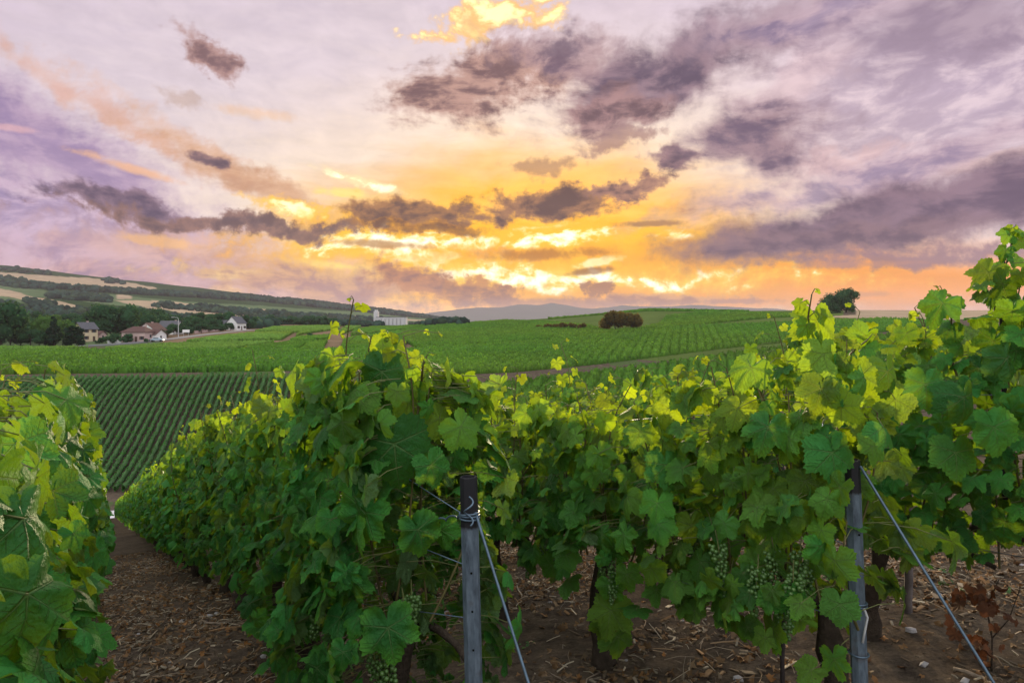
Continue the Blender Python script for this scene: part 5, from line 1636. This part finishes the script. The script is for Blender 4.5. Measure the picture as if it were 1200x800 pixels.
# woods on the far hills: one mass of crowns
def woods():
    r_ = np.random.default_rng(31)
    polys = [
        ([(-300, 318), (0, 313), (60, 320), (60, 323), (0, 318), (-300, 322)], 700),
        ([(120, 327), (146, 331), (146, 334), (120, 331)], 60),
        ([(-300, 327), (0, 326), (30, 330), (60, 338), (62, 342), (0, 335), (-300, 330)], 700),
        ([(30, 333), (100, 338.5), (180, 343.5), (250, 345.5), (300, 348), (400, 357.5), (480, 367), (530, 374), (520, 375), (400, 363), (300, 353), (230, 349), (150, 344.5), (80, 340), (50, 336)], 2600),
        ([(55, 345), (90, 345), (132, 350), (130, 355), (60, 350)], 260),
        ([(30, 352), (65, 357), (62, 361), (30, 356)], 60),
        ([(-300, 352), (0, 352), (60, 360), (110, 364), (170, 364), (240, 372), (300, 377), (340, 380), (300, 386), (180, 388), (0, 392), (-300, 394)], 2600),
        ([(180, 356), (215, 360), (260, 365), (300, 369), (300, 372), (240, 366), (180, 360)], 130),
        ([(215, 358), (300, 366), (400, 373), (470, 377), (470, 379.5), (400, 376), (300, 369)], 330),
        ([(300, 371), (345, 375), (420, 380), (420, 383), (330, 380), (300, 377)], 300),
        ([(420, 383), (425, 381), (448, 381.3), (448, 383)], 40), ([(478, 380.5), (540, 379.5), (545, 381), (480, 382)], 120),
    ]
    bm = bmesh.new(); bmesh.ops.create_icosphere(bm, subdivisions=2, radius=1)
    bv = np.array([v.co[:] for v in bm.verts]); bf = np.array([[v.index for v in f.verts] for f in bm.faces]); bm.free()
    cen, rad = [], []
    for poly, n in polys:
        x0, x1 = min(p[0] for p in poly), max(p[0] for p in poly)
        got = 0; tries = 0
        while got < n and tries < 40:
            tries += 1
            m = n * 12
            px = r_.uniform(x0, x1, m); Y = np.exp(r_.uniform(math.log(340), math.log(1980), m))
            X = (px - 600) / F * Y; Z = ground_z(X, Y); py = HZ - (Z - ZC) / Y * F
            k = in_poly(px + 6 * fbm(px / 9, py / 3, 2, 3), py + .8 * fbm(px / 7, py / 3, 2, 5), poly)
            k = np.nonzero(k)[0][:n - got]
            s_ = np.clip(Y[k] * .0036, 2.4, 4.2) * r_.uniform(.7, 1.4, len(k))
            cen.append(np.stack([X[k], Y[k], Z[k] + s_ * .55], 1)); rad.append(s_); got += len(k)
    cen = np.concatenate(cen); rad = np.concatenate(rad)
    n = len(cen)
    V = cen[:, None] + bv[None] * rad[:, None, None] * r_.uniform(.72, 1.25, (n, len(bv), 1)) * np.array([1.1, 1.1, 1.0])
    Fm = (bf[None] + np.arange(n)[:, None, None] * len(bv)).reshape(-1, 3)
    rn = np.repeat(r_.random(n), len(bv))
    me = np_mesh('woods', V.reshape(-1, 3), [Fm], [M['woods_leaf']], True, {'rnd': ('FLOAT', rn), 'age': ('FLOAT', np.zeros(n * len(bv)))})
    tag(link('woods', me), 'dark woods and hedges covering the far hillside', 'woods', kind='stuff')
woods()

# ------------------------------------------------------------------ far mountains
def mountains():
    Yd = 7000.0
    ctrl = [(430, 375), (470, 371), (500, 368), (530, 364), (560, 361.5), (585, 361), (610, 358), (628, 358), (645, 356.5), (660, 358.5), (675, 361), (690, 362.5), (706, 361.5), (722, 358.5), (740, 360), (760, 360.5), (800, 358), (830, 359.5), (860, 361), (900, 363.5), (950, 366), (1020, 370), (1120, 374), (1300, 377)]
    px = np.arange(380, 1320, 2.0)
    top = np.interp(px, [c[0] for c in ctrl], [c[1] for c in ctrl]) + 1.6 * fbm(px / 14, px * 0, 4, 3)
    zt = (HZ - top) / F * Yd
    t = np.linspace(0, 1, 26)
    PX, T = np.meshgrid(px, t, indexing='ij')
    Yv = Yd - 1300 * (1 - T) + 500 * np.maximum(0, T - .7)
    prof = np.where(T < .7, (T / .7) ** 1.4, 1 - ((T - .7) / .3) ** 2)
    Z = -12 + (zt[:, None] + 12) * prof + 42 * prof * (1 - prof) * fbm(PX / 16, T * 5, 4, 6) * 2
    X = (PX - 600) / F * Yd
    me = grid_mesh('mountains', X, Yv, Z + ZC, [M['mountain']], smooth=True)
    tag(link('mountains', me), kind='structure')
M['mountain'] = simple_mat('far_woodland', (.06, .08, .05), .95, 0.0, .3, .003)
mountains()

# ------------------------------------------------------------------ village
M['wallw'] = simple_mat('white_render', (.78, .76, .76), .9, .2, .06, .8)
M['wallp'] = simple_mat('pink_render', (.50, .36, .34), .9, .2, .06, .8)
M['wally'] = simple_mat('cream_render', (.62, .50, .34), .9, .2, .06, .8)
M['roofr'] = simple_mat('red_tiles', (.105, .058, .052), .9, .2, .2, 2.5, bump=.3)
M['roofg'] = simple_mat('grey_slates', (.085, .085, .10), .7, .3, .2, 2.5, bump=.3)
M['pane'] = simple_mat('window_glass', (.03, .035, .045), .15, .5, .05)
M['shutter'] = simple_mat('brown_shutter', (.10, .06, .045), .7, .2, .1)
M['concrete'] = simple_mat('pale_concrete', (.48, .47, .48), .85, .2, .1, .2)
def house(px, Y, L, W, H, RH, rot, wall, roof, label, hip=False, wins=3, chim=True, dz=0.0, name='house'):
    """rendered house: walls with gables, tiled roof with eaves, windows, door, chimney"""
    P = gp(px, Y)
    root = empty(name, (P.x, P.y, P.z + dz), rot); root.scale = (.88, .88, .88); tag(root, label, 'house', 'houses of the village')
    l, w = L / 2, W / 2
    b = MB()
    v = [(-l, -w, -1.5), (l, -w, -1.5), (l, w, -1.5), (-l, w, -1.5), (-l, -w, H), (l, -w, H), (l, w, H), (-l, w, H)]
    f = [(0, 1, 5, 4), (2, 3, 7, 6)]
    if hip:
        f += [(1, 2, 6, 5), (3, 0, 4, 7)]
        b.add(v, f)
    else:
        v += [(-l, 0, H + RH), (l, 0, H + RH)]
        f += [(1, 2, 6, 9, 5), (3, 0, 4, 8, 7)]
        b.add(v, f)
    b.build('wall', M[wall], root)
    r = MB(); o = .45; th = .18
    if hip:
        k = min(l * .5, w)
        base = [(-l - o, -w - o, H - .12), (l + o, -w - o, H - .12), (l + o, w + o, H - .12), (-l - o, w + o, H - .12)]
        ridge = [(-l + k, 0, H + RH), (l - k, 0, H + RH)]
        r.add(base + ridge + [(p[0], p[1], p[2] - th) for p in base], [(0, 1, 5, 4), (2, 3, 4, 5), (1, 2, 5), (3, 0, 4), (6, 7, 1, 0), (7, 8, 2, 1), (8, 9, 3, 2), (9, 6, 0, 3), (9, 8, 7, 6)])
    else:
        sl = RH / w
        for sg in (-1, 1):
            e = (w + o) * sg
            a = [(-l - o, e, H - sl * o + .03), (l + o, e, H - sl * o + .03), (l + o, 0, H + RH + .03), (-l - o, 0, H + RH + .03)]
            r.add(a + [(p[0], p[1], p[2] + th) for p in a], [(0, 1, 2, 3), (7, 6, 5, 4), (0, 4, 5, 1), (1, 5, 6, 2), (2, 6, 7, 3), (3, 7, 4, 0)])
    ro = r.build('roof', M[roof], root)
    if chim:
        c = MB(); c.box((l * .45, w * .25, H + RH * .9), (.6, .6, 1.6)); c.box((l * .45, w * .25, H + RH * .9 + .85), (.75, .75, .12))
        c.build('chimney', M['wallp'], ro)
    for fl in range(1 if H < 4 else 2):
        for i in range(wins):
            x = -l + (i + .5) / wins * L
            z = 1.5 + fl * 2.7
            if fl == 0 and i == wins // 2:
                d = MB(); d.box((x, -w - .03, 1.0), (.95, .08, 2.05)); d.build('door', M['shutter'], root)
                continue
            wn = MB(); wn.box((x, -w - .02, z), (1.0, .07, 1.25)); wo = wn.build('window', M['pane'], root)
            sh = MB()
            sh.box((x, -w - .05, z - .68), (1.25, .14, .08)); sh.build('sill', M['concrete'], wo)
            for sg in (-1, 1):
                s2 = MB(); s2.box((x + sg * .78, -w - .03, z), (.45, .06, 1.25)); s2.build('shutter', M['shutter'], wo)
    # gable end windows
    for sg in (-1, 1):
        wn = MB(); wn.box((sg * (l + .02), 0, H * .55), (.07, 1.0, 1.2)); wn.build('window', M['pane'], root)
    return root
house(100, 238, 6.2, 5.8, 5.0, 2.4, R(66), 'wally', 'roofg', 'tall white and cream house among dark trees on the left', wins=2)
house(163, 232, 9.4, 7, 3.9, 2.0, R(-6), 'wallp', 'roofr', 'pink house with a hipped red tile roof by the lane', hip=True, wins=4)
house(182, 236, 4.6, 7.5, 2.5, 1.9, R(-4), 'wallw', 'roofr', 'low white annexe with red roof joined to the right of the pink house', wins=1, chim=False)
house(178, 252, 7, 8, 3.6, 2.8, R(80), 'wallw', 'roofr', 'white gabled house behind the pink house', wins=2)
house(200, 285, 9, 7, 3.0, 3.2, R(-5), 'wallw', 'roofg', 'white bungalow with a big grey slate roof beside the street lamp', wins=3)
house(216, 318, 7, 6, 3.0, 2.4, R(30), 'wallw', 'roofg', 'small white house half hidden by trees beyond the street lamp', wins=2)
house(277, 322, 7.5, 6.6, 3.8, 3.2, R(75), 'wallw', 'roofg', 'white gabled house at the right end of the village', wins=3)
house(266, 330, 8, 6, 2.4, 2.6, R(-20), 'wallw', 'roofg', 'low grey roofed house beside the gabled one at the right end', wins=2)
house(16, 250, 9, 6, 2.8, 1.6, R(10), 'wallp', 'roofr', 'low house with a red roof at the far left among trees', wins=3)
house(34, 246, 6, 5, 2.6, .9, R(5), 'wally', 'roofr', 'low cream outbuilding between trees at the far left', wins=2, chim=False)
house(112, 246, 6, 5, 2.4, 1.2, R(0), 'wallp', 'roofr', 'low pinkish outbuilding right of the tall white house', wins=2, chim=False)
# white silo building, far off
def silo():
    P = gp(457, 985)
    root = empty('silo_building', P); tag(root, 'long pale grain silo building with a tower on the far plain', 'building')
    b = MB(); b.box((3, 0, 6), (42, 16, 16)); b.build('wall', M['concrete'], root)
    t = MB(); t.box((-19.6, 0, 10), (6, 10, 25)); t.box((-19.6, 0, 23.4), (4, 6, 3)); t.build('tower', M['concrete'], root)
    r = MB(); r.box((3, 0, 14.3), (43, 17, .8)); r.build('roof', M['roofg'], root)
    for i in range(7):
        c = MB(); c.tube([(-13.5 + i * 5.5, -8.2, -2), (-13.5 + i * 5.5, -8.2, 12.8)], 2.4, 14); c.build('silo_cell', M['concrete'], root)
silo()
# street lamp, sign, car, walls by the lane
def street_lamp(px, Y):
    P = gp(px, Y); root = empty('street_lamp', P); tag(root, 'grey street lamp with a bent arm beside the village lane', 'street lamp')
    b = MB(); b.tube([(0, 0, -.3), (0, 0, 4), (0, 0, 7.2)], [.16, .12, .10], 8); b.build('pole', M['concrete'], root)
    a = MB(); a.tube([(0, 0, 7.1), (-.4, 0, 7.5), (-1.8, 0, 7.6)], .07, 6); a.build('arm', M['concrete'], root)
    h = MB(); h.box((-2.1, 0, 7.58), (.9, .3, .16)); h.build('lamp_head', M['concrete'], root)
street_lamp(209, 255)
def sign(px, Y):
    P = gp(px, Y); root = empty('road_sign', P, R(5)); tag(root, 'plain white sign panel on two posts beside the lane', 'sign')
    b = MB(); b.box((0, 0, 2.1), (2.6, .08, 1.1)); b.build('panel', M['wallw'], root)
    for sx in (-.9, .9):
        p = MB(); p.tube([(sx, .08, -.2), (sx, .08, 2.5)], .05, 6); p.build('post', M['concrete'], root)
sign(218, 262)
M['carpaint'] = simple_mat('pale_blue_paint', (.30, .38, .46), .3, .5, .03)
M['tyre'] = simple_mat('tyre_rubber', (.015, .015, .016), .9, .2, .1)
def car(px, Y, rot):
    P = gp(px, Y); root = empty('parked_car', (P.x, P.y, P.z + .02), rot); tag(root, 'pale blue car parked by the lane below the white annexe', 'car')
    prof = [(-2.1, .45), (-2.1, .85), (-1.5, .95), (-.9, 1.42), (.6, 1.45), (1.25, .98), (2.05, .85), (2.12, .45)]
    v = [(x, -.82 + (.12 if z > 1.2 else 0), z) for x, z in prof] + [(x, .82 - (.12 if z > 1.2 else 0), z) for x, z in prof]
    n = len(prof)
    b = MB(); b.add(v, [tuple(range(n))[::-1], tuple(range(n, 2 * n))] + [(i, (i + 1) % n, (i + 1) % n + n, i + n) for i in range(n)]); b.build('body', M['carpaint'], root)
    for sg in (-1, 1):
        g_ = MB(); g_.box((-.15, sg * .775, 1.18), (1.5, .04, .32)); g_.build('side_window', M['pane'], root)
    for x in (-1.3, 1.3):
        for sg in (-1, 1):
            w = MB(); w.tube([(x, sg * .70, .32), (x, sg * .90, .32)], .32, 14); w.build('wheel', M['tyre'], root)
car(184, 229, R(10))
def low_wall(p0, p1, h, label, mat):
    a = gp(*p0); e = gp(*p1); d = e - a
    L = d.length
    b = MB(); n = 6
    for i in range(n):
        c = a + d * ((i + .5) / n)
        b.box((c.x, c.y, c.z + h / 2 - .15), (L / n * 1.01, .25, h + .3), math.atan2(d.y, d.x))
    o = b.build('garden_wall', M[mat], None); tag(o, label, 'wall')
low_wall((228, 285), (262, 318), 1.2, 'low pinkish garden wall along the lane beyond the sign', 'wallp')
low_wall((126, 224), (142, 226), 1.0, 'low pale garden wall in front of the pink house', 'wallw')
# lane through the village
def lane():
    P = np.array([(px, Y) for px, _, Y in ROAD]);
    t = np.linspace(0, len(P) - 1, 120)
    px = np.interp(t, np.arange(len(P)), P[:, 0]); Y = np.interp(t, np.arange(len(P)), P[:, 1])
    X = (px - 600) / F * Y
    C = np.stack([X, Y], 1)
    k = np.ones(9) / 9
    C = np.stack([np.convolve(np.pad(C[:, a], 4, mode='edge'), k, 'valid') for a in (0, 1)], 1)
    T = nrm(np.gradient(C, axis=0)); N_ = np.stack([-T[:, 1], T[:, 0]], 1)
    w = np.linspace(-2.4, 2.4, 4)
    PX = C[:, None] + N_[:, None] * w[None, :, None]
    Z = ground_z(PX[..., 0], PX[..., 1]) + .22
    V = np.concatenate([PX, Z[..., None]], -1).reshape(-1, 3)
    idx = np.arange(len(V)).reshape(len(C), 4)
    Q = np.stack([idx[:-1, :-1], idx[1:, :-1], idx[1:, 1:], idx[:-1, 1:]], -1).reshape(-1, 4)
    bot = V - np.array([0, 0, .5])
    Q2 = []
    for c0, sgn in ((0, 1), (3, -1)):
        for i in range(len(C) - 1):
            Q2.append((idx[i, c0], idx[i + 1, c0], idx[i + 1, c0] + len(V), idx[i, c0] + len(V)))
    me = np_mesh('lane', np.concatenate([V, bot]), [Q, np.array(Q2)], [M['asphalt']], False)
    tag(link('lane', me), kind='structure')
M['asphalt'] = simple_mat('worn_asphalt', (.17, .165, .18), .9, .2, .15, .6)
lane()

# ------------------------------------------------------------------ the air
def haze():
    b = MB()
    b.box((0, 3700, 73), (14000, 7800, 256))
    m, g, out = new_mat('haze')
    v = g.node('ShaderNodeVolumePrincipled')
    v.inputs['Color'].default_value = (.63, .55, .68, 1)
    v.inputs['Density'].default_value = .00010
    v.inputs['Anisotropy'].default_value = .0
    g.l.new(v.outputs[0], out.inputs['Volume'])
    o = b.build('haze', m); tag(o, kind='stuff')
haze()
